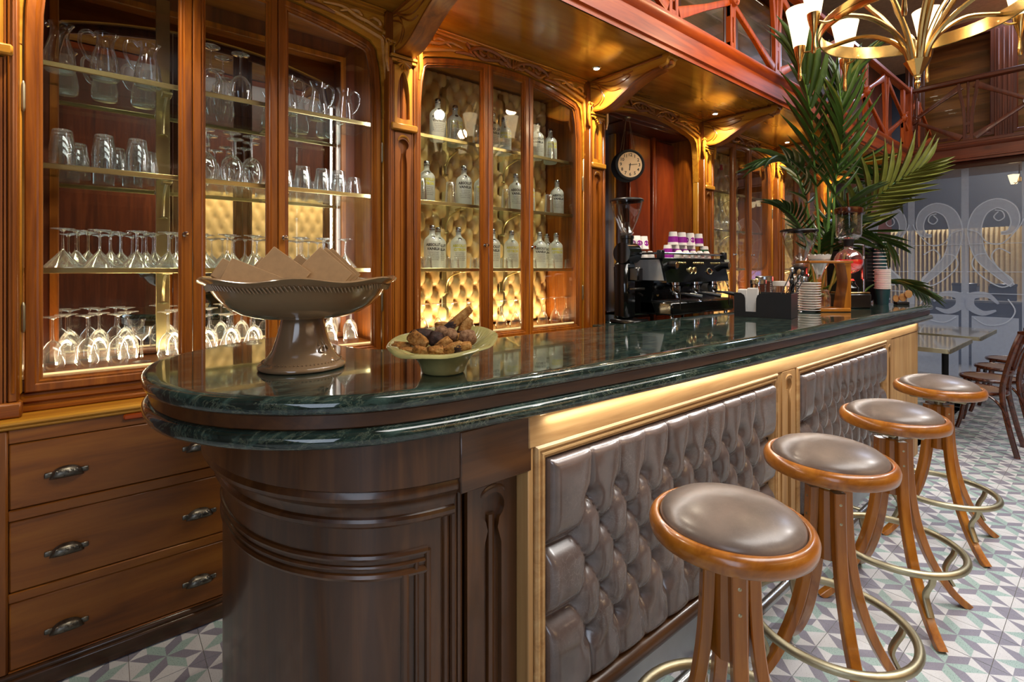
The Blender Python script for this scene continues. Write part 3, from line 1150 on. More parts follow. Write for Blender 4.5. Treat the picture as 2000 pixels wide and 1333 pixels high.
def glazed_cabinet(bc, back, label, shelves=SHELF, bracket=True):
    t = thing('display_cabinet', label, 'cabinet', (bc, 0, 0))

    def P(name, key, fn, mat, parent=t, angle=38):
        me = cached(key + name, lambda: fn().mesh(name, mat, angle))
        return share(name, me, parent)
    for s in (-1, 1):
        P('side_panel', 'side%d' % s, lambda: MB().box(s * .675, s * .70, 2.47, 2.845, .92, 2.74), M['cabZ'])
    P('bottom_panel', 'bot', lambda: MB().box(-.70, .70, 2.44, 2.845, .985, BOT - .001, .003), M['cabX'])
    P('top_panel', 'top', lambda: MB().box(-.70, .70, 2.47, 2.845, 2.70, 2.742), M['cabX'])
    P('base_moulding', 'plin', lambda: MB().box(-.70, .70, 2.435, 2.50, .918, .983, .004).box(-.70, .70, 2.425, 2.44, .948, .972, .006).box(-.70, .70, 2.415, 2.44, .918, .938, .006), M['cabX'])
    P('spandrel', 'span', lambda: MB().prism(spandrel(), DFY - .024, DFY + .03), M['goldX'])
    P('cornice', 'corn', lambda: MB().box(-.67, .67, DFY - .045, DFY - .02, 2.722, 2.744, .006).box(-.67, .67, DFY - .065, DFY - .02, 2.734, 2.7445, .004), M['goldX'])
    for s in (-1, 1):
        P('jamb', 'jamb%d' % s, lambda: MB().box(s * .668, s * .70, DFY - .024, DFY + .03, .985, 2.20, .004), M['goldZ'])
        P('corner_carving', 'carv%d' % s, lambda: corner_carving(s), M['goldX'])
    P('crest_carving', 'crest', crest_carving, M['drawerX'])
    # doors and fixed light
    for nm, x0, x1 in (('door', -.662, -.166), ('center_frame', -.163, .163), ('door', .166, .662)):
        ol = door_outline(x0, x1)
        d = P(nm, 'dr%.2f' % x0, lambda: MB().frame(ol, DOORPROF, DFY + .012), M['cabZ'], angle=25)
        inner = offset(ol, .040)
        P('pane', 'pn%.2f' % x0, lambda: MB().prism(inner, DFY + .006, DFY + .010), M['pane'], d)
        if nm == 'door':
            kx = -.19 if x0 < 0 else .19
            kb = P('knob', 'knob', knob_mb, M['chrome'], d)
            kb.location = (kx, DFY - .02, 1.56)
            hx = -.664 if x0 < 0 else .664
            for hz in (1.25, 2.02):
                h = P('hinge', 'hinge', lambda: MB().lathe([(0, -.055), (.004, -.05), (.006, -.04), (.006, .04), (.004, .05), (0, .055)], seg=8), M['oldbrass'], d)
                h.location = (hx, DFY - .022, hz)
    # shelves
    for z in shelves:
        sh = P('shelf', 'sh%.2f' % z, lambda: MB().box(-.672, .672, 2.53, 2.80, z - .010, z), M['shelfglass'])
        P('shelf_edge', 'she%.2f' % z, lambda: MB().box(-.672, .672, 2.522, 2.53, z - .018, z + .003, .002), M['palebrass'], sh)
    for s in (-1, 1):
        P('upright', 'upr%d' % s, lambda: MB().box(s * .236 - .026, s * .236 + .026, 2.795, 2.802, 1.04, 2.66, .001), M['palebrass'])
        for z in shelves:
            def arm():
                pts = crom([(0, 2.792, z - .15), (0, 2.78, z - .10), (0, 2.73, z - .05), (0, 2.62, z - .022)], 4)
                m = MB().tube(pts, [.006] * len(pts), 6)
                m.box(-.018, .018, 2.58, 2.66, z - .024, z - .013, .003)
                m.lathe([(0, .006), (.016, .004), (.018, 0)], (0, 2.79, z - .16), 12)
                return m
            a = P('shelf_bracket', 'arm%.2f' % z, arm, M['palebrass'])
            a.location = (s * .236, 0, 0)
    if back == 'mirror':
        P('mirror_back', 'mir', lambda: MB().box(-.60, .60, 2.806, 2.81, 1.04, 2.60), M['mirror'])
        P('back_panel', 'bkp', lambda: MB().box(-.675, .675, 2.812, 2.845, 1.03, 2.70), M['deepZ'])
        P('mirror_frame', 'mfr', lambda: MB().frame([(-.62, 1.035), (.62, 1.035), (.62, 2.62), (-.62, 2.62)], [(0, 0), (0, .012), (.025, .012), (.03, .004), (.03, 0)], 2.812), M['cabZ'])
    else:
        P('tufted_back', 'tuf', lambda: tuft_mb(1.35, 1.66, .105, .085, .062, step=.0065, edge=.02, sharp=.45, dent=.55, sig=.0006).move(Matrix.Translation((-.675, 2.845, 1.035))), M['tuft'], angle=80)
    # light strip along the bottom
    P('light_strip', 'led', lambda: MB().box(-.66, .66, 2.742 if back != 'mirror' else 2.50, 2.752 if back != 'mirror' else 2.51, BOT, BOT + .006), M['led'])
    return t


cabs = {}
cabs[0] = glazed_cabinet(BAYC[0], 'mirror', 'arched glazed cabinet with mirrored back full of glassware above the drawers')
cabs[1] = glazed_cabinet(BAYC[1], 'tuft', 'arched glazed cabinet with cream buttoned back and vodka bottles')
cabs[3] = glazed_cabinet(BAYC[3], 'tuft', 'arched glazed cabinet with buttoned back and ribbed glass decanters')
cabs[4] = glazed_cabinet(BAYC[4], 'tuft', 'arched glazed cabinet behind the palm, farthest along the bar')
for b, pw in ((0, 10.0), (1, 9.5), (3, 8.0), (4, 8.0)):
    light('AREA', 'cabinet_strip_light', (BAYC[b], 2.72 if b else 2.66, BOT + .012), pw, WARM, 1.25, .03, (BAYC[b], 2.74 if b else 2.66, 3.0))
# slim unseen strip added behind the door jamb to brighten the glassware
for s_ in (1,):
    light('AREA', 'cabinet_jamb_fill', (BAYC[0] + s_ * .655, 2.478, 1.75), 5, NEUT, .012, 1.35, (BAYC[0], 2.478 + .62, 1.75))

# ---- pilasters with corbels


def pil_half(s):
    """keyhole plate, half"""
    c, r = 2.062, .030
    pts = [(.048, .97), (.048, 2.125), (0, 2.125), (0, c + r)]
    for k in range(1, 8):
        a = PI / 2 - k * (PI * .80) / 7
        pts.append((r * math.cos(a), c + r * math.sin(a)))
    pts += [(.014, c - .05), (.02, c - .10), (.02, .97)]
    return [(s * a, b) for a, b in pts]


def lancet_half(s):
    pts = [(.05, 2.17), (.05, 2.47), (.0, 2.47), (.0, 2.445)]
    pts += [(.012, 2.43), (.026, 2.39), (.034, 2.33), (.036, 2.20), (.0, 2.195), (.0, 2.17)]
    return [(s * a, b) for a, b in pts]


def make_pilaster(x, label):
    t = thing('pilaster', label, 'pilaster', (x, 0, 0), 0, 'carved pilasters of the back bar')

    def P(name, key, fn, mat, parent=t, angle=38):
        me = cached('pil' + key + name, lambda: fn().mesh(name, mat, angle))
        return share(name, me, parent)
    P('shaft', '', lambda: MB().box(-.085, .085, 2.385, 2.414, .9185, 2.742).box(-.085, -.060, PFY, 2.39, .97, 2.50, .004).box(.060, .085, PFY, 2.39, .97, 2.50, .004)
      .box(-.057, -.051, PFY + .006, 2.39, .97, 2.47).box(.051, .057, PFY + .006, 2.39, .97, 2.47).tube([(-.073, PFY + .001, 1.0), (-.073, PFY + .001, 2.46)], .005, 6).tube([(.073, PFY + .001, 1.0), (.073, PFY + .001, 2.46)], .005, 6), M['cabZ'])
    for s in (-1, 1):
        P('keyhole_plate', 'k%d' % s, lambda: MB().prism(pil_half(s), PFY + .004, 2.386), M['cabZ'])
        P('lancet_plate', 'l%d' % s, lambda: MB().prism(lancet_half(s), PFY + .004, 2.386), M['goldZ'])
    P('flute', '', lambda: MB().tube([(0, 2.388, .98), (0, 2.388, 2.02)], .010, 8).tube([(0, 2.384, 2.19), (0, 2.384, 2.45)], .006, 6), M['cabZ'])
    P('cross_bar', '', lambda: MB().box(-.075, .075, PFY - .018, 2.39, 2.132, 2.168, .006), M['goldX'])
    P('base_block', '', lambda: MB().box(-.095, .095, PFY - .014, 2.40, .918, .97, .006), M['cabX'])
    P('crescent', '', lambda: MB().tube([(.030 * math.cos(a), PFY + .004, 2.082 + .026 * math.sin(a)) for a in [PI * k / 10 for k in range(11)]], [.003 + .004 * math.sin(PI * k / 10) for k in range(11)], 6), M['goldZ'])

    def cap():
        m = MB().box(-.075, .075, PFY - .012, 2.39, 2.505, 2.52, .003).box(-.07, .07, PFY - .008, 2.39, 2.485, 2.50, .003)
        for k in range(7):
            a = PI + PI * k / 6
            m.tube([(0, PFY - .004, 2.49), (.04 * math.cos(a), PFY - .012, 2.484 + .038 * math.sin(a))], [.003, .007], 6)
        for k in (-1, 0, 1):
            m.box(k * .045 - .010, k * .045 + .010, PFY + .0, 2.39, 2.52, 2.575, .003)
        m.box(-.08, .08, PFY - .01, 2.39, 2.572, 2.586, .003)
        for s in (-1, 1):
            pts = [(s * (.088 + .022 * math.cos(a) * (1 - k / 16)), PFY - .006, 2.575 + .022 * math.sin(a) * (1 - k / 16)) for k, a in enumerate([PI * .9 - s * 0 + j * .5 for j in range(13)])]
            m.tube(pts, .006, 6)
            m.tube([(s * .094, PFY - .004, 2.56), (s * .098, PFY - .004, 2.48), (s * .088, PFY - .004, 2.42)], [.012, .012, .006], 6)
        return m
    P('capital', '', cap, M['goldX'])

    def corbel():
        low = crom([(2.40, 2.56), (2.35, 2.535), (2.28, 2.532), (2.20, 2.552), (2.10, 2.60), (2.0, 2.645), (1.90, 2.672), (1.82, 2.682), (1.775, 2.690), (1.765, 2.715)], 4)
        poly = [(2.40, 2.744), (1.75, 2.744), (1.75, 2.722)] + list(reversed(low))
        m = MB().prism(poly, -.048, .048, 'yz')
        return m
    c = P('corbel', '', corbel, M['goldY'], angle=30)

    def band():
        m = MB()
        low = crom([(2.36, 2.536), (2.28, 2.530), (2.20, 2.550), (2.10, 2.598), (2.0, 2.643), (1.90, 2.670), (1.82, 2.680)], 4)
        m.bar([(0, a, b - .004) for a, b in low], .104, .014, (1, 0, 0))
        m.box(-.056, .056, 1.80, 2.38, 2.728, 2.7445, .004)
        m.lathe([(0, .02), (.015, .016), (.022, 0), (.015, -.016), (0, -.02)], (0, 1.772, 2.70), 10)
        m.lathe([(0, .016), (.015, .012), (.02, 0), (.015, -.012), (0, -.016)], (0, 1.80, 2.688), 10)
        return m
    P('corbel_moulding', '', band, M['cabY'], c)

    def lines():
        m = MB()
        for s in (-1, 1):
            for pts in ([(2.38, 2.72), (2.32, 2.70), (2.28, 2.64), (2.30, 2.58), (2.36, 2.56)], [(2.38, 2.70), (2.30, 2.66), (2.26, 2.60), (2.30, 2.555)],
                        [(2.36, 2.73), (2.24, 2.70), (2.12, 2.70), (2.02, 2.71)], [(2.34, 2.72), (2.2, 2.66), (2.1, 2.665), (2.04, 2.69), (2.10, 2.71)], [(2.30, 2.69), (2.2, 2.63), (2.12, 2.625)]):
                cc = crom(pts, 4)
                m.tube([(s * .048, a, b) for a, b in cc], [.0045] * len(cc), 5)
        return m
    P('incised_scroll', '', lines, M['cabY'], c)
    return t


pnames = ['carved wooden pilaster at the left edge, beside the glassware cabinet', 'carved pilaster between the glassware cabinet and the bottle cabinet',
          'carved pilaster between the bottle cabinet and the clock bay', 'carved pilaster between the clock bay and the decanter cabinet',
          'carved pilaster at the far side of the decanter cabinet, beside the palm', 'carved pilaster half hidden behind the palm, farthest along the bar']
for x, nme in zip(PILX, pnames):
    make_pilaster(x, nme)

# ---- downlights in the soffit
dl = [(1.31, 2.19), (2.527, 2.20), (4.05, 2.20), (5.55, 2.22), (7.0, 2.2), (-.05, 2.2)]
dnames = ['recessed downlight nearest the first corbel above the bottle cabinet', 'recessed downlight beside the corbel left of the clock', 'recessed downlight beside the corbel right of the clock',
          'recessed downlight beside the corbel next to the palm', 'recessed downlight in the soffit behind the palm', 'recessed downlight above the glassware cabinet']
for (x, y), nm in zip(dl, dnames):
    t = thing('downlight', nm, 'downlight', (x, y, SOF), 0, 'soffit downlights')
    MB().lathe([(.020, -.001), (.020, -.004), (.030, -.005), (.034, -.002), (.034, 0)], seg=20).build('ring', M['chrome'], t)
    MB().lathe([(0, -.0015), (.0195, -.0015)], seg=16).build('lens', M['downglow'], t)
    light('SPOT', 'downlight_beam', (x, y, SOF - .012), 58, WARM2, .02, None, (x, y + .05, 0), math.radians(125), .8)

# ---- ledge and drawers
led = MB()
for (a, b, c, d) in ((2.305, 2.50, .900, .918), (2.315, 2.48, .886, .902)):
    led.box(-.44, 2.62, a, b, c, d, .006)
tag(led.build('ledge', M['goldX']), 'worn honey wood ledge running under the glazed cabinets', 'ledge')
ch = thing('drawer_chest', 'wooden chest of wide drawers with cup handles below the glassware cabinet', 'drawers', (0, 0, 0))
MB().box(-.42, 1.20, 2.345, 2.84, .06, .886).build('body', M['drawerZ'], ch)
MB().box(-.42, 1.20, 2.31, 2.40, 0, .062, .006).box(-.42, 1.20, 2.32, 2.40, .05, .078, .008).build('plinth', M['walnutX'], ch)
for x in (-.33, .46, 1.18):
    MB().box(x - .09 if x < 0 else x - .02, x + .09 if x < 0 else x + .02, 2.325, 2.36, .078, .886, .006).build('stile', M['drawerZ'], ch)
for z0, z1 in ((.838, .886), (.580, .616), (.309, .341), (.0785, .083)):
    MB().box(-.24, 1.16, 2.328, 2.36, z0, z1, .003).build('rail', M['drawerX'], ch)
MB().box(.06, .30, 2.316, 2.335, .862, .884, .005).build('pull_slide', M['redX'], ch)


def cup_handle():
    m = MB()
    pts = []
    for i in range(11):
        u = -1 + 2 * i / 10
        ring = []
        for j in range(7):
            a = PI * j / 6
            k = math.sqrt(max(0.0, 1 - (abs(u) ** 2.4)))
            ring.append((u * .046, -.030 * k * math.sin(a) - .001, -.020 + .040 * (k * (math.cos(a) * .5 + .5))))
        pts.append(ring)
    m.loft(pts, 0, closed=False)
    for s in (-1, 1):
        m.box(s * .036, s * .058, -.006, 0, -.012, .006, .003)
        m.lathe([(0, -.009), (.005, -.007), (.006, -.004)], (s * .05, 0, -.002), 8)
    for k in range(5):
        x = -.026 + .013 * k
        vine(m, [(x - .005, -.010), (x, .010), (x + .005, .002), (x, -.006)], .0022, -.028 + abs(x) * .25, 3)
    return m


hme = cup_handle().mesh('cup_handle', M['pewter'], 60)
for (z0, z1, hz) in ((.618, .836, .715), (.343, .578, .446), (.085, .307, .18)):
    for (x0, x1) in ((-.238, .438), (.482, 1.158)):
        d = MB().box(x0, x1, 2.331, 2.36, z0, z1, .004).build('drawer', M['drawerX'], ch)
        for hx in (x0 + .143, x1 - .138):
            share('cup_handle', hme, d, (hx, 2.331, hz))
ch2 = thing('base_cabinet', 'plain wooden base cabinet behind the bar under the bottle cabinet', 'cabinet', (0, 0, 0))
MB().box(1.21, 2.63, 2.345, 2.84, .06, .886).build('body', M['drawerZ'], ch2)
MB().box(1.21, 2.63, 2.31, 2.36, 0, .062, .006).build('plinth', M['walnutX'], ch2)
for k in range(3):
    MB().box(1.23 + k * .465, 1.67 + k * .465, 2.328, 2.348, .09, .86, .006).build('door', M['drawerZ'], ch2)
bc_ = thing('back_counter', 'dark work counter carrying the espresso machine', 'counter', (0, 0, 0))
MB().box(2.64, 7.3, 2.02, 2.338, .06, .985).build('body', M['walnutZ'], bc_)
MB().box(2.64, 7.3, 1.99, 2.340, .985, 1.03, .006).build('top', M['marble'], bc_)
MB().box(2.86, 4.11, 2.341, 2.80, .985, 1.03, .003).build('recess_top', M['marble'], bc_)
MB().box(2.64, 7.3, 2.06, 2.10, 0, .06).build('plinth', M['black'], bc_)

# ---- open bay with mirror, red panels and clock
cx = BAYC[2]
ob = thing('panelled_alcove', 'arched open alcove with red mahogany panels and mirror behind the coffee machine', 'alcove', (cx, 0, 0))
share('spandrel', CACHE['spanspandrel'], ob)
share('cornice', CACHE['corncornice'], ob)
share('crest_carving', CACHE['crestcrest_carving'], ob)
for s in (-1, 1):
    share('corner_carving', CACHE['carv%dcorner_carving' % s], ob)
    share('jamb', CACHE['jamb%djamb' % s], ob)
MB().box(-.70, .70, 2.47, 2.84, 2.62, 2.742, .004).box(-.70, .70, 2.50, 2.84, 2.60, 2.63, .004).box(-.3, -.28, 2.5, 2.8, 2.59, 2.61).build('alcove_ceiling', M['deepX'], ob)
MB().box(-.66, -.02, 2.835, 2.84, 1.04, 2.60).build('mirror', M['mirror'], ob)
MB().box(-.03, -.005, 2.80, 2.84, 1.04, 2.60, .004).build('mirror_edge', M['goldZ'], ob)
rp = MB().box(-.005, .70, 2.69, 2.84, 1.04, 2.60)
rp.build('panel_back', M['deepZ'], ob)
for x0, x1 in ((.0, .32), (.375, .69)):
    MB().box(x0 + .012, x1 - .012, 2.668, 2.69, 1.06, 2.58, .008).build('red_panel', M['alcove'], ob)
MB().box(.325, .37, 2.652, 2.69, 1.04, 2.60, .008).build('panel_stile', M['alcove'], ob)
for s in (-1, 1):
    MB().box(s * .675, s * .70, 2.47, 2.84, 1.035, 2.62).build('side_panel', M['cabZ'], ob)

ck = thing('hanging_clock', 'round black two-faced clock hung on thin wires in the alcove', 'clock', (3.155, 2.43, 2.218), -math.radians(30))
MB().lathe([(0, .045), (.098, .045), (.102, .05), (.108, .054), (.118, .05), (.122, .035), (.110, .025), (.104, .02), (.104, -.02), (.110, -.025), (.122, -.035), (.118, -.05), (.108, -.054), (.102, -.05), (.098, -.045), (0, -.045)], seg=36).move(Matrix.Rotation(PI / 2, 4, 'X')).build('case', M['matteblack'], ck)
MB().lathe([(0, .0475), (.097, .0475), (.097, .046)], seg=36).move(Matrix.Rotation(PI / 2, 4, 'X')).build('dial', M['clockface'], ck)
nm = MB()
for h in range(1, 13):
    a = PI / 2 - h * PI / 6
    v, f = text_geo(str(h), .034, 0, 2, .0008)
    nm.add([(x + .075 * math.cos(a), -.0482, y + .075 * math.sin(a)) for x, y, z in v], f)
nm.build('numerals', M['ink'], ck, fix=False)
hd = MB()
for ang, L, wdt in ((PI / 2 - (6.25 / 12) * 2 * PI, .045, .006), (PI / 2 - .235 * 2 * PI, .058, .004)):
    dx, dz = math.cos(ang), math.sin(ang)
    hd.bar([(-dx * .012, -.0492, -dz * .012), (dx * L, -.0492, dz * L)], .001, wdt, (0, 1, 0))
hd.lathe([(0, -.002), (.004, 0), (0, .002)], (0, -.0495, 0), 8)
hd.build('hands', M['ink'], ck)
wm_ = MB()
for s in (-1, 1):
    for yy in (-.03, .03):
        wm_.tube([(s * .05, yy, .10), (s * .012, 0, .37)], .0012, 4)
wm_.lathe([(0, .0), (.02, .002), (.022, .012), (.01, .02), (0, .385 - .37)], (0, 0, .365), 12)
wm_.build('hanging_wires', M['oldbrass'], ck)

# ================================================================ BAR
CT = 1.147
BEND = 4.85
ctrl = [(BEND, .90), (3.9, .902), (3.0, .905), (2.08, .912), (1.5, .925), (1.1, .943), (.9, .955), (.75, .968), (.62, .98), (.5, 1.003), (.4, 1.04), (.31, 1.097), (.245, 1.155),
        (.18, 1.233), (.12, 1.344), (.086, 1.47), (.078, 1.6), (.085, 1.7), (.115, 1.815), (.19, 1.93), (.311, 2.04), (.43, 2.115), (.52, 2.155), (.58, 2.155), (.63, 2.11),
        (.655, 2.0), (.662, 1.87), (.675, 1.73), (.715, 1.625), (.80, 1.578), (.95, 1.575), (3.0, 1.575), (BEND, 1.575)]
OUT = crom(ctrl, 3)


def slab(prof):
    rings = [[(a, b, z) for a, b in offset(OUT, ins)] for ins, z in prof]
    return MB().loft(rings, 0, True, True)


top = thing('bar_countertop', 'long green marble bar counter with rounded end and wooden band', 'counter top')
slab([(.03, 1.110), (.008, 1.110), (.002, 1.114), (0, 1.120), (0, 1.132), (.003, 1.140), (.010, 1.1455), (.018, CT), (.03, CT)]).build('upper_slab', M['marble'], top, 50)
slab([(.020, 1.074), (.016, 1.078), (.016, 1.106), (.020, 1.1105)]).build('wood_band', M['walnutX'], top)
slab([(.05, 1.034), (.016, 1.034), (.006, 1.037), (.001, 1.044), (0, 1.052), (.001, 1.060), (.006, 1.067), (.014, 1.073), (.03, 1.0745)]).build('lower_slab', M['marble'], top, 50)

base = thing('bar_counter', 'bar front with round walnut end, oak frames and brown buttoned leather panels', 'bar')
MB().box(.66, BEND - .03, 1.10, 1.50, .0, 1.033).build('carcass', M['walnutX'], base)
# round end
arc = [p for p in OUT if p[0] < .66 and True]
i0 = min(range(len(OUT)), key=lambda i: (OUT[i][0] - .66) ** 2 + (OUT[i][1] - .976) ** 2)
i1 = min(range(len(OUT)), key=lambda i: (OUT[i][0] - .55) ** 2 + (OUT[i][1] - 2.157) ** 2)
arc = OUT[i0:i1 + 1]
cxx, cyy = .66, 1.58


def ringat(k, z, ky=None):
    ky = 1 - (1 - k) * .37 if ky is None else ky
    return [(cxx + (a - cxx) * k, cyy + (b - cyy) * ky, z) for a, b in arc]


prof = [(1.0335, .765, .972), (.925, .765, .972), (.919, .75, .96), (.914, .757, .963), (.906, .763, .966), (.897, .760, .964), (.891, .748, .956), (.886, .73, .945), (.874, .706, .925), (.858, .694, .913), (.849, .693, .911),
        (.845, .702, .917), (.838, .708, .921), (.829, .706, .919), (.823, .696, .911), (.818, .668, .877), (.0, .668, .877)]
MB().loft([ringat(k, z, ky) for z, k, ky in prof], 0, closed=False).build('round_end', M['walnutZ'], base, 22)
pm = MB()
for dz, kk, rr in ((.745, .664, .009), (.722, .666, .006), (.700, .662, .010)):
    pm.tube(ringat(kk, dz)[2:-3], rr, 8)
pm.build('panel_moulding', M['walnutX'], base)
fr = ringat(.668, 0)
pv = MB()
a_ = fr[0]
yy0 = a_[1]
for xo, rr in ((.60, .008), (.575, .006), (.55, .010)):
    b_ = min(fr, key=lambda p: abs(p[0] - xo) + (10 if p[1] > 1.5 else 0))
    pv.tube([(b_[0], b_[1] - .001, 0), (b_[0], b_[1] - .001, .745 - (.60 - xo) * .9)], rr, 8)
pv.build('panel_side_moulding', M['walnutZ'], base)
MB().box(.655, .878, .988, 1.12, .885, 1.0335, .003).build('apron_block', M['walnutX'], base)
st = MB().box(.638, .70, 1.052, 1.12, 0, .886)
for x, yv in ((.650, 1.050), (.668, 1.044), (.688, 1.050)):
    st.tube([(x, yv, 0), (x, yv, .87)], .009, 8)
st.build('corner_stile', M['walnutZ'], base)


def keyhole_post(x0, x1, y, z0, z1, zc, mat, parent, depth=.03):
    c = (x0 + x1) / 2
    h = (x1 - x0) / 2
    MB().box(x0, x1, y + depth * .5, y + depth + .03, z0, z1).build('post', mat, parent)
    for s in (-1, 1):
        r = h * .48
        pts = [(h, z0), (h, z1), (0, z1), (0, zc + r)]
        for k in range(1, 8):
            a = PI / 2 - k * (PI * .80) / 7
            pts.append((r * math.cos(a), zc + r * math.sin(a)))
        pts += [(r * .42, zc - r * 1.5), (r * .75, zc - r * 2.6), (r * .75, z0)]
        MB().prism([(c + s * a, b) for a, b in pts], y, y + depth * .6).build('keyhole_plate', mat, parent)
    MB().tube([(c, y + depth * .5, z0), (c, y + depth * .5, zc - .02)], h * .16, 8).build('flute', mat, parent)
    MB().tube([(c + r * 1.0 * math.cos(PI * k / 10), y + .001, zc + r * .9 + r * .55 * math.sin(PI * k / 10)) for k in range(11)], [.002 + .004 * math.sin(PI * k / 10) for k in range(11)], 6).build('crescent', mat, parent)


keyhole_post(.705, .864, 1.035, 0, .886, .80, M['walnutZ'], base)
YF = .985
MB().box(.866, BEND - .02, YF, 1.10, .945, 1.0335, .003).build('top_rail', M['oakX'], base)
for (x0, x1) in ((.867, .886), (2.362, 2.405), (2.545, 2.568), (4.005, 4.02)):
    MB().box(x0, x1, YF + .004, 1.10, 0.0, .946, .003).build('stile', M['oakZ'], base)
keyhole_post(2.405, 2.545, YF - .002, 0, .944, .875, M['oakZ'], base)
keyhole_post(4.02, 4.12, YF - .002, 0, .944, .875, M['oakZ'], base)
MB().box(4.12, BEND - .02, YF + .003, 1.50, 0, .945, .004).build('end_board', M['oakZ'], base)
MB().box(BEND - .022, BEND - .008, YF + .006, 1.49, 0, 1.0335, .003).build('end_panel', M['oakZ'], base)
LZ0, LZ1 = .221, .907
mprof = [(0, 0), (0, .012), (.006, .018), (.012, .018), (.014, .012), (.020, .012), (.022, .017), (.028, .017), (.030, .010), (.036, .012), (.042, .004), (.046, -.01)]
for pi, (x0, x1) in enumerate(((.932, 2.322), (2.612, 3.968))):
    MB().frame([(x0 - .044, .15), (x1 + .038, .15), (x1 + .038, LZ1 + .040), (x0 - .044, LZ1 + .040)], mprof, YF + .012).build('panel_frame', M['oakX'], base, 25)
    wd = x1 - x0
    n = 11 if pi == 0 else 11
    p = .1285 if pi == 0 else .1255
    tm = tuft_mb(wd, LZ1 - LZ0, p, .099, .048, x_off=.168, z_lo=.138, z_hi=.138 + .099 * 4, step=.006, edge=.03, sharp=.36, cols=9, sig=.0007)
    tm.move(Matrix.Translation((x0, 1.012, LZ0)))
    tm.build('leather_panel', M['leather'], base, 80)
    MB().box(x0, x1, 1.012, 1.10, LZ0 - .02, LZ1).build('panel_backing', M['black'], base)
    rl = MB().tube([(x0 - .044, YF + .002, .192), (x1 + .04, YF + .002, .192)], .030, 14)
    rl.build('bottom_rail', M['walnutX'], base)
MB().box(.867, 4.12, 1.004, 1.10, 0, .145).build('kick_plate', M['kick'], base)
MB().box(.867, 4.12, .998, 1.012, .143, .150, .002).build('kick_plate_edge', M['palebrass'], base)
frl = MB().tube([(.95, .87, .125), (4.1, .87, .125)], .019, 14)
frl.build('foot_rail', M['steel'], base)
for x in (1.05, 1.75, 2.45, 3.15, 3.95):
    b = MB().box(x - .012, x + .012, .87, 1.006, .118, .132, .003)
    b.box(x - .010, x + .010, .86, .88, 0, .12, .003)
    b.build('rail_bracket', M['oldbrass'], base)
MB().box(.90, 4.80, .978, .984, 1.030, 1.0338).build('light_strip', M['ledcool'], base)
light('AREA', 'bar_strip_light', (2.85, .966, 1.024), 6.5, NEUT, 3.85, .012, (2.85, .93, .2))

# ================================================================ STOOLS
stool = thing('bar_stool', 'round bar stool', 'stool', (0, 0, 0), 0, 'bar stools')
R = .193
MB().lathe([(.150, .757), (R - .012, .755), (R - .003, .760), (R, .772), (R + .001, .782), (R - .003, .795), (R - .010, .803), (R - .018, .805), (R - .024, .800), (R - .026, .785)], seg=56, capb=True).build('seat_rim', M['stoolX'], stool, 60)
MB().lathe([(R - .026, .790), (R - .026, .803), (R - .032, .814), (.145, .826), (.115, .837), (.08, .8455), (.04, .8505), (0, .852)], seg=56).build('cushion', M['seatleather'], stool, 80)
MB().box(-.14, .14, -.045, .045, .738, .754, .003).build('mounting_plate', M['oldbrass'], stool)
MB().box(-.05, .05, -.115, .115, .728, .738, .003).build('cross_plate', M['oldbrass'], stool)
MB().tube([(0, 0, .69), (0, 0, .735)], .018, 10).build('screw_spindle', M['oldbrass'], stool)
hub = MB().lathe([(.046, .47), (.046, .695), (.040, .702)], seg=8, capb=True, capt=True)
hub.build('hub', M['stoolZ'], stool, 20)
rz = [(.053, .700), (.054, .66), (.057, .58), (.066, .47), (.088, .35), (.126, .23), (.178, .125), (.235, .048), (.290, .0)]
rzc = crom(rz, 3)
for k in range(4):
    a = PI / 4 + k * PI / 2
    ca, sa = math.cos(a), math.sin(a)
    leg = MB().bar([(r * ca, r * sa, z) for r, z in rzc], [.037 - .005 * i / len(rzc) for i in range(len(rzc))], [.031 - .004 * i / len(rzc) for i in range(len(rzc))], (-sa, ca, 0))
    leg.V = [(x, y, max(0.0, z)) for x, y, z in leg.V]
    lo = leg.build('leg', M['stoolZ'], stool, 30)
    for zz, rr in ((.665, .054), (.605, .056)):
        sm = MB().lathe([(0, .0015), (.003, .001), (.0048, 0)], seg=8)
        sm.move(Matrix.Translation(((rr + .0152) * ca, (rr + .0152) * sa, zz)) @ Matrix.Rotation(a, 4, 'Z') @ Matrix.Rotation(PI / 2, 4, 'Y'))
        sm.build('screw', M['oldbrass'], lo)
RR, RZ = .236, .252
rg = MB().tube([(RR * math.cos(2 * PI * k / 56), RR * math.sin(2 * PI * k / 56), RZ) for k in range(56)], .0142, 10, True)
ring = rg.build('foot_ring', M['oldbrass'], stool, 60)
for k in range(4):
    a = PI / 4 + k * PI / 2
    ca, sa = math.cos(a), math.sin(a)
    pts = crom([(.236, .246), (.228, .215), (.208, .185), (.196, .155), (.204, .13), (.226, .088)], 3)
    MB().bar([((r + .004) * ca, (r + .004) * sa, z) for r, z in pts], .021, .012, (-sa, ca, 0)).build('strut', M['oldbrass'], ring, 30)
spos = [(1.207, .617, .55), (1.866, .617, -.12), (2.609, .617, .25), (3.44, .617, .1)]
slab_names = ['nearest round bar stool with worn leather cushion and brass foot ring', 'second bar stool from the viewer, in front of the first leather panel end',
              'third bar stool from the viewer, in front of the second leather panel', 'farthest bar stool, next to the dark tables']
for i, (x, y, r) in enumerate(spos):
    if i == 0:
        stool.location = (x, y, 0)
        stool['label'] = slab_names[0]
        legs_rot = 0.0
    else:
        dup(stool, (x, y, 0), [0, .04, -.03, .05][i], slab_names[i])

# ================================================================ GLASSWARE


def proto(name, parts, cat='glass'):
    """a hidden-free prototype: dictionary of shared meshes"""
    return (name, [(n, mb.mesh(n, mat, ang), sub) for n, mb, mat, ang, sub in parts], cat)


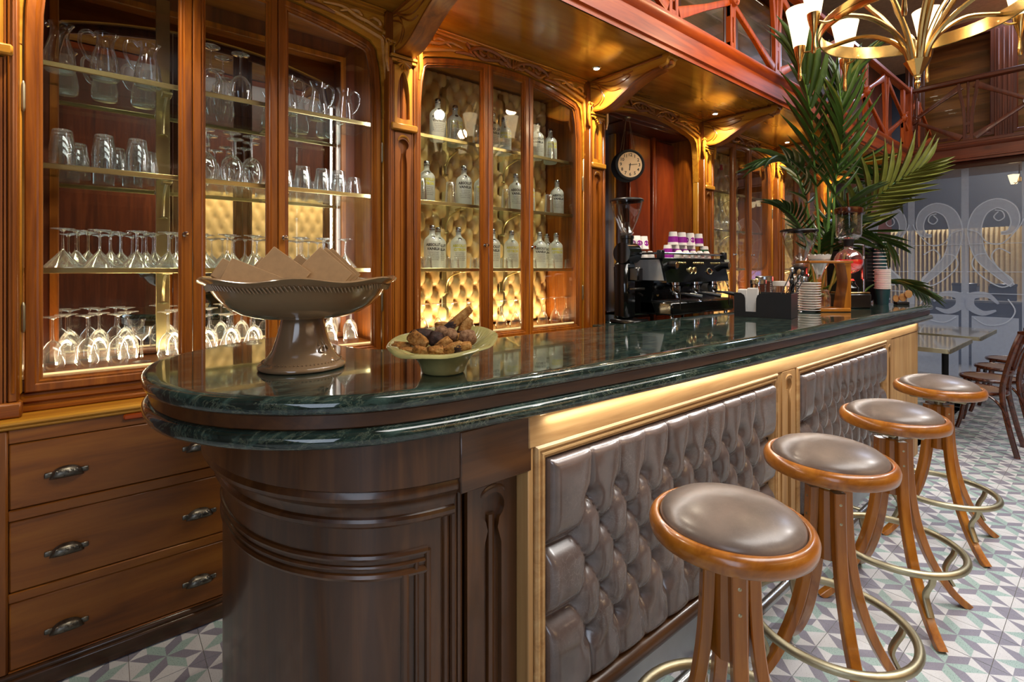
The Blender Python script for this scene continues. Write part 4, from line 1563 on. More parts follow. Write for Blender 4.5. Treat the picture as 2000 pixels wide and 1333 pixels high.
def place(pr, loc, label, group, rotz=0.0, flip=False):
    name, parts, cat = pr
    if len(parts) == 1:
        o = share(name, parts[0][1], None, loc, (0, 0, rotz))
        return tag(o, label, cat, group)
    t = thing(name, label, cat, loc, rotz, group)
    last = None
    for n, me, sub in parts:
        o = share(n, me, last if sub and last is not None else t)
        if not sub:
            last = o
    return t


G = M['glass']


def foot_lathe(z, r, up=1):
    return MB().lathe([(0, z), (r, z), (r, z - up * .002), (.012, z - up * .006), (.005, z - up * .012)], seg=24)


# all stemware stands upside down: rim at z=0, foot on top
martini = proto('martini_glass', [
    ('bowl', MB().lathe([(.061, 0), (.0605, .002), (.006, .068), (.004, .072), (.0, .0685)], seg=28).lathe([(.059, .002), (.004, .065)], seg=28), G, 60, False),
    ('stem', MB().tube([(0, 0, .067), (0, 0, .085), (0, 0, .135), (0, 0, .15)], [.006, .0035, .0035, .006], 8), G, 60, False),
    ('foot', foot_lathe(.153, .037), G, 60, False)])
wine = proto('wine_glass', [
    ('bowl', MB().lathe([(.031, 0), (.036, .03), (.0375, .055), (.033, .085), (.018, .108), (.005, .118)], seg=24), G, 60, False),
    ('stem', MB().tube([(0, 0, .112), (0, 0, .135), (0, 0, .19), (0, 0, .205)], [.007, .0038, .0035, .006], 8), G, 60, False),
    ('foot', foot_lathe(.208, .036), G, 60, False)])
balloon = proto('balloon_wine_glass', [
    ('bowl', MB().lathe([(.036, 0), (.044, .03), (.047, .06), (.042, .095), (.024, .12), (.006, .130)], seg=24), G, 60, False),
    ('stem', MB().tube([(0, 0, .124), (0, 0, .145), (0, 0, .21), (0, 0, .225)], [.007, .0038, .0035, .006], 8), G, 60, False),
    ('foot', foot_lathe(.228, .038), G, 60, False)])
flute = proto('flute_glass', [
    ('bowl', MB().lathe([(.040, 0), (.038, .02), (.031, .055), (.020, .085), (.007, .098)], seg=24), G, 60, False),
    ('stem', MB().tube([(0, 0, .092), (0, 0, .115), (0, 0, .165), (0, 0, .18)], [.010, .005, .004, .006], 8), G, 60, False),
    ('foot', foot_lathe(.183, .037), G, 60, False)])
tumbler = proto('tumbler', [
    ('wall', MB().lathe([(.040, 0), (.0395, .02), (.031, .085), (.028, .089), (.0, .089)], seg=24).lathe([(.038, .001), (.029, .076), (0, .077)], seg=24), G, 50, False)])
highball = proto('highball_glass', [
    ('wall', MB().lathe([(.036, 0), (.027, .125), (.025, .13), (0, .13)], seg=20).lathe([(.034, .001), (.0255, .116), (0, .117)], seg=20), G, 50, False)])
shot = proto('small_glass', [
    ('wall', MB().lathe([(.027, 0), (.022, .06), (.020, .064), (0, .064)], seg=18).lathe([(.025, .001), (.0205, .052), (0, .053)], seg=18), G, 50, False)])


def jug_parts(s):
    body = MB().lathe([(0, .004), (.043, .004), (.048, .012), (.050, .04), (.043, .09), (.030, .135), (.027, .165), (.031, .185), (.034, .19)], seg=28,
                      fx=lambda r, z, a: (r * math.cos(a) + (s * -.012 * max(0, (z - .15) / .04) if math.cos(a) * -s > .75 else 0), r * math.sin(a), z))
    base_ = MB().lathe([(0, 0), (.042, 0), (.047, .006), (.044, .014), (0, .016)], seg=28)
    h = crom([(s * .031, 0, .170), (s * .05, 0, .188), (s * .075, 0, .175), (s * .078, 0, .13), (s * .060, 0, .085), (s * .045, 0, .07)], 5)
    hd_ = MB().tube(h, [.0065] * len(h), 8)
    return [('body', body, G, 60, False), ('base', base_, G, 60, False), ('handle', hd_, G, 60, False)]


jugL = proto('glass_jug', jug_parts(-1), 'jug')
jugR = proto('glass_jug', jug_parts(1), 'jug')
ZS = [BOT, 1.42, 1.81, 2.19]
e = .0005
for i, x in enumerate((-.13, .009, .152)):
    place(jugL, (x, 2.645, ZS[3] + .003), 'glass jug on the top shelf, left door, %s from the left' % ORD[i], 'glass jugs on the top shelf')
for i, x in enumerate((.718, .868, 1.01)):
    place(jugR, (x, 2.645, ZS[3] + .003), 'glass jug on the top shelf, right door, %s from the left' % ORD[i], 'glass jugs on the top shelf')
for i, (x, y) in enumerate(((.378, 2.60), (.500, 2.61), (.445, 2.71))):
    place(balloon, (x, y, ZS[3] + .003), 'upturned balloon glass on the top shelf, %s' % ('left of the front pair', 'right of the front pair', 'standing behind the front pair')[i], 'balloon glasses')
for i, (x, y) in enumerate(((.355, 2.585), (.46, 2.585), (.545, 2.60), (.385, 2.70), (.495, 2.70), (.57, 2.73))):
    place(balloon, (x, y, ZS[2] + .003), 'upturned balloon glass on the second shelf, %s row, %s from left' % (('front', 'back')[i // 3], ORD[i % 3]), 'balloon glasses')
for i, x in enumerate((-.119, .006, .113)):
    for r_, y in enumerate((2.595, 2.70)):
        xx = x + .04 * r_
        for k in range(3 if r_ == 0 else 2):
            place(tumbler, (xx, y, ZS[2] + .003 + k * .027), 'upturned tumbler, left door, %s column, %s stack, %s from the bottom' % (ORD[i], ('front', 'back')[r_], ORD[k]), 'stacked tumblers')
for i, x in enumerate((.69, .774, .87, .955, 1.035)):
    for r_, y in enumerate((2.59, 2.69)):
        if r_ == 1 and i == 4:
            continue
        for k in range(2 if (i in (1, 2, 3) and r_ == 0) else 1):
            place(tumbler, (x + .03 * r_, y, ZS[2] + .003 + k * .027), 'upturned tumbler, right door, %s column, %s row, %s' % (ORD[i], ('front', 'back')[r_], ('standing on the shelf', 'nested on another')[k]), 'stacked tumblers')
for nm_, xs, rows in (('left door', (-.106, .004, .124, .232), 3), ('middle pane', (.345, .455, .56), 2), ('right door', (.67, .775, .885, 1.0), 2)):
    for i, x in enumerate(xs):
        for r_ in range(rows):
            y = (2.60, 2.685, 2.76)[r_]
            place(martini, (x + .036 * r_ - .012, y - .004 * i, ZS[1] + .003), 'upturned martini glass, %s, %s row, %s from the left' % (nm_, ('front', 'middle', 'back')[r_] if rows == 3 else ('front', 'back')[r_], ORD[i]), 'martini glasses')
for nm_, xs in (('left door', (-.145, -.045, .05, .215)), ('middle pane', (.345, .44, .535)), ('right door', (.70, .80, .90, 1.01))):
    for i, x in enumerate(xs):
        for r_, y in enumerate((2.565, 2.665)):
            place((wine if nm_ == 'left door' else flute) if r_ == 0 else wine, (x + .035 * r_, y, ZS[0] + e), 'upturned stemmed glass on the cabinet floor, %s, %s row, %s from left' % (nm_, ('front', 'back')[r_], ORD[i]), 'stemmed glasses on the cabinet floor')
lg = thing('liqueur_glass', 'short liqueur glass standing upright on the cabinet floor, left door', 'glass', (.128, 2.60, ZS[0] + e))
MB().lathe([(.005, .09), (.03, .112), (.036, .145)], seg=20).build('bowl', G, lg)
MB().tube([(0, 0, .004), (0, 0, .092)], .0045, 8).build('stem', G, lg)
MB().lathe([(0, 0), (.032, 0), (.032, .002), (.006, .007)], seg=20).build('foot', G, lg)

# ---- bottles
BR = .050
bprof = [(0, .0), (.044, 0), (BR, .006), (BR, .150), (.048, .166), (.040, .180), (.026, .192), (.0185, .200), (.0165, .210), (.0165, .232), (.0185, .234), (.0185, .238), (.016, .239)]
b_me = MB().lathe(bprof, seg=28).mesh('body', M['frostbottle'], 50)
c_me = MB().lathe([(.0175, .228), (.018, .23), (.018, .252), (.016, .256), (0, .257)], seg=20).mesh('cap', M['steel'], 50)
md_me = MB().lathe([(0, .002), (.008, .0015), (.011, 0)], seg=16).move(Matrix.Translation((0, -.041, .182)) @ Matrix.Rotation(math.radians(52), 4, 'X')).mesh('medallion', M['steel'], 50)


def wrap(lines, r):
    mb = MB()
    for s_, size, z in lines:
        v, f = text_geo(s_, size, 0, 2, .0008 if size > .02 else .0)
        mb.add([(r * math.sin(x / r), -r * math.cos(x / r), y + z) for x, y, zz in v], f)
    return mb


small = ['Country of Sweden', 'This superb vodka', 'was distilled from grain', 'grown in the rich fields', 'of southern Sweden']
van_me = wrap([('ABSOLUT', .0225, .138), ('VANILIA', .0225, .114)] + [(s_, .0085, .094 - k * .011) for k, s_ in enumerate(small)], BR + .0008).mesh('lettering', M['ink'], fix=False)
cit_me = wrap([('ABSOLUT', .0225, .138), ('CITRON', .0225, .114)], BR + .0008).mesh('lettering', M['yellow'], fix=False)
cis_me = wrap([(s_, .0085, .094 - k * .011) for k, s_ in enumerate(small)], BR + .0008).mesh('small_print', M['ink'], fix=False)


def bottle(kind, x, y, z, label):
    t = thing('vodka_bottle', label, 'bottle', (x, y, z + .001), -math.atan2(x, y) * .6, 'frosted vodka bottles')
    share('body', b_me, t)
    share('cap', c_me, t)
    share('medallion', md_me, t)
    if kind == 'V':
        share('lettering', van_me, t)
    else:
        share('lettering', cit_me, t)
        share('small_print', cis_me, t)


NM = {'V': 'black-lettered', 'C': 'yellow-lettered'}
rows = {1: [('V', 1.53, 2.62), ('V', 1.63, 2.72), ('C', 1.73, 2.64), ('V', 1.985, 2.62), ('C', 2.16, 2.64), ('V', 2.40, 2.62), ('V', 2.575, 2.73), ('C', 2.565, 2.62)],
        2: [('C', 1.515, 2.66), ('V', 1.765, 2.63), ('C', 1.93, 2.67), ('V', 2.19, 2.63), ('C', 2.335, 2.67), ('V', 2.585, 2.63)],
        3: [('V', 1.575, 2.63), ('C', 1.725, 2.67), ('V', 2.0, 2.64), ('C', 2.12, 2.67), ('V', 2.385, 2.63), ('C', 2.555, 2.67)]}
SN = {1: 'lowest', 2: 'middle', 3: 'top'}
for k, L in rows.items():
    for i, (kd, x, y) in enumerate(L):
        bottle(kd, x, y, ZS[k] + .002, 'frosted %s vodka bottle, %s glass shelf, %s from the left' % (NM[kd], SN[k], ORD[i]))
for k, pr, L in ((1, shot, (1.42, 1.475, 1.61, 1.665, 1.80, 1.86, 2.045, 2.09, 2.30, 2.475, 2.64)), (2, highball, (1.43, 1.63, 1.85, 2.06, 2.45)), (3, highball, (1.655, 1.83, 2.46))):
    for i, x in enumerate(L):
        place(pr, (x, 2.575, ZS[k] + .003), 'upturned %s among the vodka bottles, %s shelf, %s from the left' % ('shot glass' if pr is shot else 'highball glass', SN[k], ORD[i]), 'upturned glasses between the bottles')
for i, x in enumerate((1.45, 1.55, 1.65, 1.77, 2.03, 2.15, 2.40, 2.52, 2.63)):
    place(flute, (x, 2.585, ZS[0] + e), 'upturned stemmed glass on the floor of the bottle cabinet, %s from the left' % ORD[i], 'stemmed glasses in the bottle cabinet')

# ---- decanters and odds and ends in the third cabinet


def ribbed(prof, n=20, amp=.03):
    return MB().lathe(prof, seg=n * 4, fx=lambda r, z, a: (r * (1 + amp * math.cos(n * a)) * math.cos(a), r * (1 + amp * math.cos(n * a)) * math.sin(a), z))


dec = [(0, 0), (.07, 0), (.095, .02), (.1, .05), (.08, .10), (.05, .15), (.028, .19), (.018, .23), (.016, .25)]
for i, (x, y, z) in enumerate(((4.98, 2.64, ZS[3]), (4.98, 2.64, ZS[2]), (5.22, 2.66, ZS[2]))):
    t = thing('ribbed_decanter', ['ribbed glass decanter with red stopper on the top shelf', 'ribbed glass decanter in the middle of the second shelf', 'ribbed glass decanter behind the right door'][i], 'decanter', (x, y, z + .003), 0, 'ribbed decanters')
    ribbed(dec).build('body', M['glass'], t, 60)
    MB().lathe([(0, .25), (.018, .252), (.02, .27), (.012, .285), (.016, .30), (0, .315)], seg=14).build('stopper', M['red'] if i == 0 else M['glass'], t)
t = thing('ribbed_bowl', 'low ribbed white bowl on the lowest shelf of the decanter cabinet', 'bowl', (4.98, 2.64, ZS[1] + .003))
ribbed([(0, 0), (.05, 0), (.085, .03), (.09, .06), (.07, .09), (.03, .10), (.0, .102)], 18).build('body', M['frostbottle'], t, 60)
MB().lathe([(0, .115), (.012, .11), (.012, .10)], seg=10).build('finial', M['frostbottle'], t)
for i, (x, z, mt, lb, hh, rr) in enumerate(((4.62, ZS[3], 'teal', 'teal jar on the top shelf of the decanter cabinet', .11, .04), (4.70, ZS[2], 'blue', 'dark blue jar on the second shelf of the decanter cabinet', .13, .04),
                                   (4.47, ZS[3], 'blue', 'small bright blue bottle at the left of the top shelf', .08, .025))):
    t = thing('storage_jar', lb, 'jar', (x, 2.62, z + .003))
    MB().lathe([(0, 0), (rr * .9, 0), (rr, .006), (rr, hh * .8), (rr * .8, hh * .9)], seg=20).build('body', M[mt], t)
    MB().lathe([(rr * .82, hh * .88), (rr * .85, hh * .9), (rr * .85, hh), (0, hh)], seg=20).build('lid', M['steel'], t)
for i, (x, z, mt, lb) in enumerate(((4.50, ZS[2], 'blue', 'flat blue packet lying on the second shelf'), (4.72, ZS[1], 'red', 'flat red packet lying on the lowest shelf'), (4.62, ZS[2], 'red', 'thin red packet beside the dark blue jar'))):
    t = thing('packet', lb, 'packet', (x, 2.57, z + .003), .1)
    MB().box(-.06, .06, -.03, .03, 0, .02, .004).build('body', M[mt], t)
    MB().box(-.03, .03, -.031, .031, .004, .0205, .001).build('band', M['white'], t)

# ================================================================ ON THE COUNTER
Z0 = CT + .0005
# ---- pedestal bowl
pb = thing('pedestal_bowl', 'large taupe glazed pedestal bowl with wavy rim on the counter end', 'bowl', (.43, 1.44, Z0))


def wavy(r, z, a):
    k = max(0.0, min(1.0, (r - .17) / .085)) if z > .13 else 0
    w_ = math.cos(7 * a + .8)
    rr = r * (1 + .022 * k * w_)
    return (rr * math.cos(a), rr * math.sin(a), z + .0055 * k * k * w_)


MB().lathe([(.05, .150), (.085, .1385), (.12, .142), (.155, .153), (.190, .175), (.213, .201), (.226, .221), (.240, .234), (.252, .240), (.256, .2435), (.252, .247), (.238, .243), (.222, .229), (.207, .205), (.18, .18), (.14, .162), (.08, .152), (0, .150)], seg=84, fx=wavy).build('bowl', M['taupe'], pb, 60)
MB().lathe([(0, 0), (.108, 0), (.113, .003), (.114, .009), (.110, .014), (.105, .017), (.092, .029), (.078, .05), (.068, .08), (.060, .11), (.055, .135), (.054, .142)], seg=48).build('foot', M['taupe'], pb, 60)
rp_ = MB()
for k in range(150):
    a = 2 * PI * k / 150
    x, y, z = wavy(.2315, .2225, a)
    rp_.tube([(x * 1.0 - .004 * math.sin(a), y + .004 * math.cos(a), z - .006), (x * 1.02 + .004 * math.sin(a), y * 1.02 - .004 * math.cos(a), z + .007)], [.0018, .0026], 6)
rp_.build('rope_band', M['taupe'], pb, 60)
rp2 = MB()
for k in range(64):
    a = 2 * PI * k / 64
    rp2.lathe([(0, .003), (.003, 0), (0, -.003)], (.1015 * math.cos(a), .1015 * math.sin(a), .021), 6)
rp2.build('bead_band', M['taupe'], pb, 60)
mg = MB()
for pts in ([(-.016, .010), (-.012, .028), (-.004, .024), (.0, .008), (-.006, -.006), (-.016, -.004), (-.012, .004), (.004, .010), (.012, .0)], [(.004, .026), (.008, .012), (.014, .0)]):
    cc = crom(pts, 4)
    out_ = []
    for a, b in cc:
        ang = math.radians(-62) + a / .075
        rr = .0745 - (b - .01) * .55
        out_.append((rr * math.cos(ang), rr * math.sin(ang), .055 + b))
    mg.tube(out_, .0022, 5)
mg.build('monogram', M['taupe'], pb, 60)

# ---- kraft boxes
V3 = Vector((.286, .958, 0))
Rv = Vector((.958, -.286, 0))


def kraft(lat, dep, zpeak, deg, lean, label, s=.115, h=.125, th=.020):
    """box standing on a corner; deg = slope of its right-hand edge"""
    a = math.radians(deg)
    t = thing('kraft_box', label, 'box', (0, 0, 0), 0, 'kraft card boxes in the pedestal bowl')
    m = MB().box(-s / 2, s / 2, -th / 2, th / 2, -h / 2, h / 2, .0012)
    l = MB().box(-s / 2 - .0008, s / 2 + .0008, -th / 2 - .0008, -th / 2 + .006, -h / 2 - .0008, h / 2 + .0008, .001)
    # local x -> right edge direction, local z -> up
    ux = Rv * math.cos(a) - Vector((0, 0, 1)) * math.sin(a)
    uz = Rv * math.sin(a) + Vector((0, 0, 1)) * math.cos(a)
    n_ = ux.cross(uz) * -1
    tilt = Matrix.Rotation(math.radians(lean), 4, Rv)
    mat3 = Matrix((ux, -ux.cross(uz) * -1, uz)).transposed().to_4x4()
    top_corner = mat3 @ Vector((-s / 2, 0, h / 2))
    mt = tilt @ mat3
    tc_ = mt @ Vector((-s / 2, 0, h / 2))
    ctr = Vector((.43, 1.44, 0)) + Rv * lat + V3 * dep + Vector((0, 0, zpeak))
    t.matrix_world = Matrix.Translation(ctr - tc_) @ mt
    m.build('body', M['kraft'], t)
    l.build('lid', M['kraft'], t)


PXM = 1.386 / 976 / 1.085
for lat, dep, zp, deg, lean, lb, *sz in (
        (-.195, .02, 1.447, 30, -12, 'kraft box at the far left of the pedestal bowl, behind another', .10, .055),
        (-.168, -.03, 1.446, 24, -14, 'kraft box at the front left of the pedestal bowl, lying lowest', .14, .065),
        (-.105, .06, 1.452, 36, -12, 'narrow kraft box second row left of the tall middle box'),
        (-.070, -.02, 1.478, 38, -10, 'tallest kraft box in the middle of the pedestal bowl'),
        (-.010, .085, 1.462, 40, -8, 'kraft box mostly hidden between the two tall boxes'),
        (.045, .0, 1.480, 42, -10, 'tall kraft box right of the middle of the pedestal bowl'),
        (.062, .045, 1.481, 44, -9, 'kraft box directly behind the tall right-hand box'),
        (.080, .085, 1.482, 45, -8, 'rearmost kraft box at the right of the pedestal bowl')):
    kraft(lat, dep, zp, deg, lean, lb, *sz)

# ---- green bowl with biscuits
gbx, gby = .695, 1.133
gb = thing('snack_bowl', 'wide olive green glazed bowl of biscuits and truffles', 'bowl', (gbx, gby, Z0))
camr = Vector((.7732, -.6341, 0))


def gfx(r, z, a):
    x, y = r * math.cos(a), r * math.sin(a)
    lat = x * camr.x + y * camr.y
    k = max(0, (r - .07) / .08)
    q = 1 + .02 * k * math.cos(5 * a + 1)
    dpt = x * .6341 + y * .7732
    return (x * q, y * q, z + (lat * .06 + dpt * .15) * k + .002 * k * math.sin(7 * a))


MB().lathe([(0, 0), (.052, 0), (.056, .004), (.058, .012), (.066, .030), (.080, .048), (.100, .062), (.122, .071), (.140, .077), (.146, .081), (.144, .085), (.134, .084), (.112, .074), (.09, .062), (.07, .045), (.05, .03), (0, .026)], seg=64, fx=gfx).build('bowl', M['olive'], gb, 60)
hr = MB()
for k in range(72):
    a = 2 * PI * k / 72
    hr.tube([gfx(.088, .0605, a), gfx(.112, .0735, a), gfx(.136, .0842, a + .08)], [.0010, .0016, .0008], 4)
hr.build('combed_ridges', M['olive'], gb, 60)


def lump(dims, seed, rough=.12, sub=3, boxy=.6, fine=.045):
    rnd = random.Random(seed)
    bm = bmesh.new()
    bmesh.ops.create_icosphere(bm, subdivisions=sub, radius=1.0)
    ph = [(rnd.uniform(2, 6), rnd.uniform(2, 6), rnd.uniform(2, 6), rnd.uniform(0, 6)) for _ in range(5)]
    for v in bm.verts:
        c = v.co.copy()
        mxx = max(abs(c.x), abs(c.y), abs(c.z))
        c = c.lerp(c / mxx * .82, boxy)
        d = sum(math.sin(c.x * p[0] + c.y * p[1] + c.z * p[2] + p[3]) for p in ph) / 5
        c = c * (1 + rough * d + rnd.uniform(-fine, fine))
        v.co = Vector((c.x * dims[0], c.y * dims[1], c.z * dims[2]))
    mb = MB().add([tuple(v.co) for v in bm.verts], [tuple(v.index for v in f.verts) for f in bm.faces])
    bm.free()
    return mb


def snack(name, dims, off, rot, mat, seed, label, rough=.14, boxy=.6, dip=None):
    lat, dep, z = off
    p = Vector((gbx, gby, Z0 + z + dep * .12 - .004)) + camr * lat + Vector((.6341, .7732, 0)) * dep
    mb = lump(dims, seed, rough, 4 if mat == 'biscuit' else 3, boxy, .05 if mat == 'biscuit' else .02)
    if dip is None:
        o = mb.build(name, M[mat], None, 60)
        tag(o, label, 'truffle' if name == 'truffle' else 'biscuit', 'sweets in the green bowl')
    else:
        o = thing(name, label, 'biscuit', (0, 0, 0), 0, 'sweets in the green bowl')
        mb.build('crust', M[mat], o, 60)
        d2 = lump((dims[0] * .55, dims[1] * 1.08, dims[2] * 1.12), seed + 1, .08, 3, boxy)
        d2.V = [(x + dip * dims[0] * .5, y, z_) for x, y, z_ in d2.V]
        d2.build('chocolate_coat', M['choc'], o, 60)
    o.location = p
    base_r = Matrix.Rotation(-.687, 3, 'Z')
    rr = base_r @ Matrix.Rotation(rot[2], 3, 'Z') @ Matrix.Rotation(rot[1], 3, 'Y') @ Matrix.Rotation(rot[0], 3, 'X')
    o.rotation_euler = rr.to_euler()


snack('biscuit', (.060, .011, .014), (.030, .045, .128), (0, -.72, .1), 'biscuit', 3, 'long biscotti sticking up out of the snack bowl, dipped in chocolate', .10, .7, -1)
snack('biscuit', (.040, .012, .018), (.050, .052, .104), (0, -1.2, .2), 'biscuit', 5, 'biscotti leaning upright behind the long one', .1, .7, -1)
snack('biscuit', (.022, .014, .012), (-.012, .06, .112), (0, 0, .3), 'biscuit', 8, 'small pale biscuit at the back of the pile')
snack('chocolate_cluster', (.036, .028, .020), (-.055, .015, .096), (0, .1, .4), 'choc', 11, 'large dark chocolate cluster on top of the pile at the left', .2, .2)
snack('chocolate_cluster', (.028, .024, .022), (-.015, -.005, .090), (0, .3, .2), 'choc', 13, 'dark chocolate cluster in the middle of the pile', .2, .2)
snack('biscuit', (.030, .014, .020), (-.062, -.025, .094), (.2, .7, .2), 'biscuit', 15, 'thick broken biscuit in front of the large chocolate cluster')
snack('biscuit', (.026, .012, .016), (.005, -.03, .084), (.2, -.6, .1), 'biscuit', 17, 'broken biscuit slanting below the left truffle')
snack('truffle', (.019, .019, .018), (-.008, .018, .104), (0, 0, 0), 'cocoa', 21, 'cocoa dusted truffle, smallest, at the back', .08, .1)
snack('truffle', (.021, .021, .020), (.018, .0, .100), (0, 0, 0), 'cocoa', 22, 'cocoa dusted truffle in the middle of the bowl', .08, .1)
snack('truffle', (.024, .022, .023), (.065, -.008, .096), (0, 0, .4), 'cocoa', 23, 'largest cocoa dusted truffle at the right of the bowl', .08, .3)
snack('biscuit', (.028, .012, .010), (-.105, -.020, .078), (.3, .1, .1), 'biscuit', 31, 'flat toasted biscuit at the far left of the bowl')
snack('biscuit', (.026, .012, .010), (-.085, -.045, .072), (.3, .1, .1), 'biscuit', 32, 'ridged biscuit at the front left of the bowl')
snack('biscuit', (.028, .012, .012), (-.045, -.055, .074), (.3, .35, .1), 'biscuit', 33, 'broken biscuit at the very front of the bowl')
snack('biscuit', (.024, .014, .012), (-.012, -.055, .076), (.3, 0, .3), 'biscuit', 34, 'small crumbly biscuit at the front middle of the bowl')
snack('biscuit', (.032, .013, .013), (.030, -.045, .080), (.2, -.35, .1), 'biscuit', 35, 'long crumbly biscuit at the front right of the bowl')
snack('biscuit', (.026, .013, .014), (.055, -.040, .080), (.2, -.2, .2), 'biscuit', 36, 'biscuit half dipped in chocolate below the largest truffle', .12, .6, -1)
snack('biscuit', (.022, .014, .012), (.042, .02, .088), (.6, -.3, .2), 'biscuit', 37, 'pale nutty biscuit between the two larger truffles')

# ================================================================ ESPRESSO MACHINE AND CUPS
EX, EY, EZ = 3.06, 2.03, 1.0305
W = .88
em = thing('espresso_machine', 'black three-group espresso machine with chrome cup rail', 'espresso machine', (EX, EY, EZ))
MB().prism([(.10, .07), (.44, .07), (.44, .44), (.36, .455), (.06, .455), (.02, .30), (.10, .27), (.13, .16)], .02, W - .02, 'yz').build('body', M['gloss'], em, 30)
for s, x0 in ((0, 0.0), (1, W - .02)):
    MB().prism([(.08, .06), (.45, .06), (.46, .40), (.40, .462), (.05, .462), (.0, .33), (.0, .30), (.10, .285), (.12, .16)], x0, x0 + .02, 'yz').build('side_panel', M['gloss'], em, 30)
MB().prism([(.012, .305), (.05, .455), (.42, .455), (.44, .40), (.43, .305)], -.006, 0.0, 'yz').build('steel_cheek', M['kick'], em)
MB().prism([(-.008, .290), (.030, .462), (.06, .462), (.05, .290)], .005, W - .005, 'yz').build('control_panel', M['gloss'], em, 30)
MB().box(.0, W, -.05, .22, .06, .155, .012).build('drip_tray', M['gloss'], em)
dg_ = MB()
for k in range(24):
    dg_.box(.03, W - .03, -.03 + .01 * k, -.026 + .01 * k, .154, .158)
dg_.build('drip_grid', M['steel'], em)
for x in (.06, W - .06):
    for y in (-.01, .38):
        MB().lathe([(0, 0), (.018, 0), (.018, .01), (.014, .02), (.014, .066)], (x, y, 0), 14).build('foot', M['chrome'], em)
MB().box(.0, W, .05, .44, .462, .468, .002).build('cup_tray', M['steel'], em)
rl_ = MB()
for z in (.50,):
    for a, b in (((-.0, .04, z), (W, .04, z)), ((0, .04, z), (0, .43, z)), ((W, .04, z), (W, .43, z))):
        rl_.tube([a, b], .009, 10)
rl_.build('cup_rail', M['chrome'], em)
for x in (0, W):
    for y in (.04, .42):
        MB().box(x - .022, x + .022, y - .02, y + .02, .462, .522, .004).build('rail_block', M['black'], em)


def onpanel(x, z):
    return (x, -.008 + (z - .29) / .172 * .038 - .001, z)


for k in range(3):
    g = .18 + k * .265
    gh = MB().lathe([(0, .20), (.024, .20), (.034, .212), (.038, .235), (.038, .262), (.030, .27), (.030, .29)], (g, .04, 0), 20)
    gho = gh.build('group_head', M['chrome'], em, 40)
    hnd = MB().tube([(g, .02, .208), (g + .02, -.03, .205), (g + .05, -.07, .198), (g + .085, -.125, .185)], [.010, .009, .015, .017], 10)
    hnd.build('portafilter_handle', M['black'], gho)
    MB().tube([(g - .012, .03, .20), (g - .014, .02, .175)], .006, 8).tube([(g + .012, .03, .20), (g + .014, .02, .175)], .006, 8).build('spout', M['chrome'], gho)
    br = MB()
    for j in range(6):
        x, y, z = onpanel(.155 + k * .25 + j * .026, .43)
        br.lathe([(0, -.006), (.007, -.005), (.009, 0), (.009, .004)], (0, 0, 0), 10)
        nb = len(br.V) - 40
        br.V[nb:] = [tuple(Matrix.Translation((x, y, z)) @ Matrix.Rotation(-PI / 2 + .2, 4, 'X') @ Vector(v)) for v in br.V[nb:]]
    br.build('button_row', M['palebrass'], em)
for x in (.33, .385):
    p = onpanel(x, .375)
    gm = MB().lathe([(.0, -.004), (.019, -.004), (.024, -.010), (.027, -.004), (.027, .003)], seg=20).move(Matrix.Translation(p) @ Matrix.Rotation(-PI / 2 + .2, 4, 'X'))
    gm.build('pressure_gauge', M['palebrass'], em)
p = onpanel(.60, .368)
MB().tube([(p[0] + .034 * math.cos(2 * PI * k / 28), p[1] + .022 * math.sin(2 * PI * k / 28) * .21 - .002, p[2] + .022 * math.sin(2 * PI * k / 28)) for k in range(28)], .0045, 6, True).tube([(p[0] - .058, p[1] - .001, p[2]), (p[0] - .036, p[1] - .001, p[2])], .003, 6).tube([(p[0] + .036, p[1] - .001, p[2]), (p[0] + .058, p[1] - .001, p[2])], .003, 6).build('oval_badge', M['palebrass'], em)
for x in (.075, W - .06):
    p = onpanel(x, .415)
    kn = MB().tube([(x, p[1] + .01, p[2]), (x + .01, p[1] - .055, p[2] + .0)], [.026, .030], 14)
    ko = kn.build('steam_knob', M['black'], em)
    MB().lathe([(0, .003), (.02, .002), (.024, -.002)], seg=16).move(Matrix.Translation((x + .0105, p[1] - .057, p[2])) @ Matrix.Rotation(PI / 2, 4, 'X')).build('knob_cap', M['brass'], ko)
for x, s in ((.07, 1), (W - .05, -1)):
    wp = crom([(x, .0, .30), (x, -.02, .26), (x + s * .03, -.045, .23), (x + s * .035, -.05, .17), (x + s * .035, -.05, .10)], 4)
    MB().tube(wp, .0045, 8).build('steam_wand', M['chrome'], em)
MB().lathe([(.0, -.002), (.012, -.001), (.015, 0)], seg=14).move(Matrix.Translation((.08, .118, .2)) @ Matrix.Rotation(PI / 2, 4, 'X')).build('badge', M['brass'], em)

# paper cups upside down
cupw = MB().lathe([(.040, 0), (.041, .003), (.039, .006), (.030, .098), (.028, .102), (0, .102)], seg=24)
cup_me = cupw.mesh('cup_wall', M['paper'], 40)


def sleeve(z0, z1, a0=0, a1=2 * PI, seg=24):
    r = lambda z: .0396 - (.0096) * (z - .006) / .092 + .0006
    vs, fs = [], []
    for i in range(seg + 1):
        a = a0 + (a1 - a0) * i / seg
        for z in (z0, z1):
            vs.append((r(z) * math.cos(a), r(z) * math.sin(a), z))
    fs = [(2 * i, 2 * i + 2, 2 * i + 3, 2 * i + 1) for i in range(seg)]
    return MB().add(vs, fs)


def dot(zc, rad, ang):
    r = lambda z: .0396 - (.0096) * (z - .006) / .092 + .0007
    vs = [(r(zc) * math.cos(ang), r(zc) * math.sin(ang), zc)]
    for k in range(24):
        a = 2 * PI * k / 24
        z = zc + rad * math.sin(a)
        t_ = ang + rad * math.cos(a) / r(z)
        vs.append((r(z) * math.cos(t_), r(z) * math.sin(t_), z))
    return MB().add(vs, [(0, 1 + k, 1 + (k + 1) % 24) for k in range(24)])


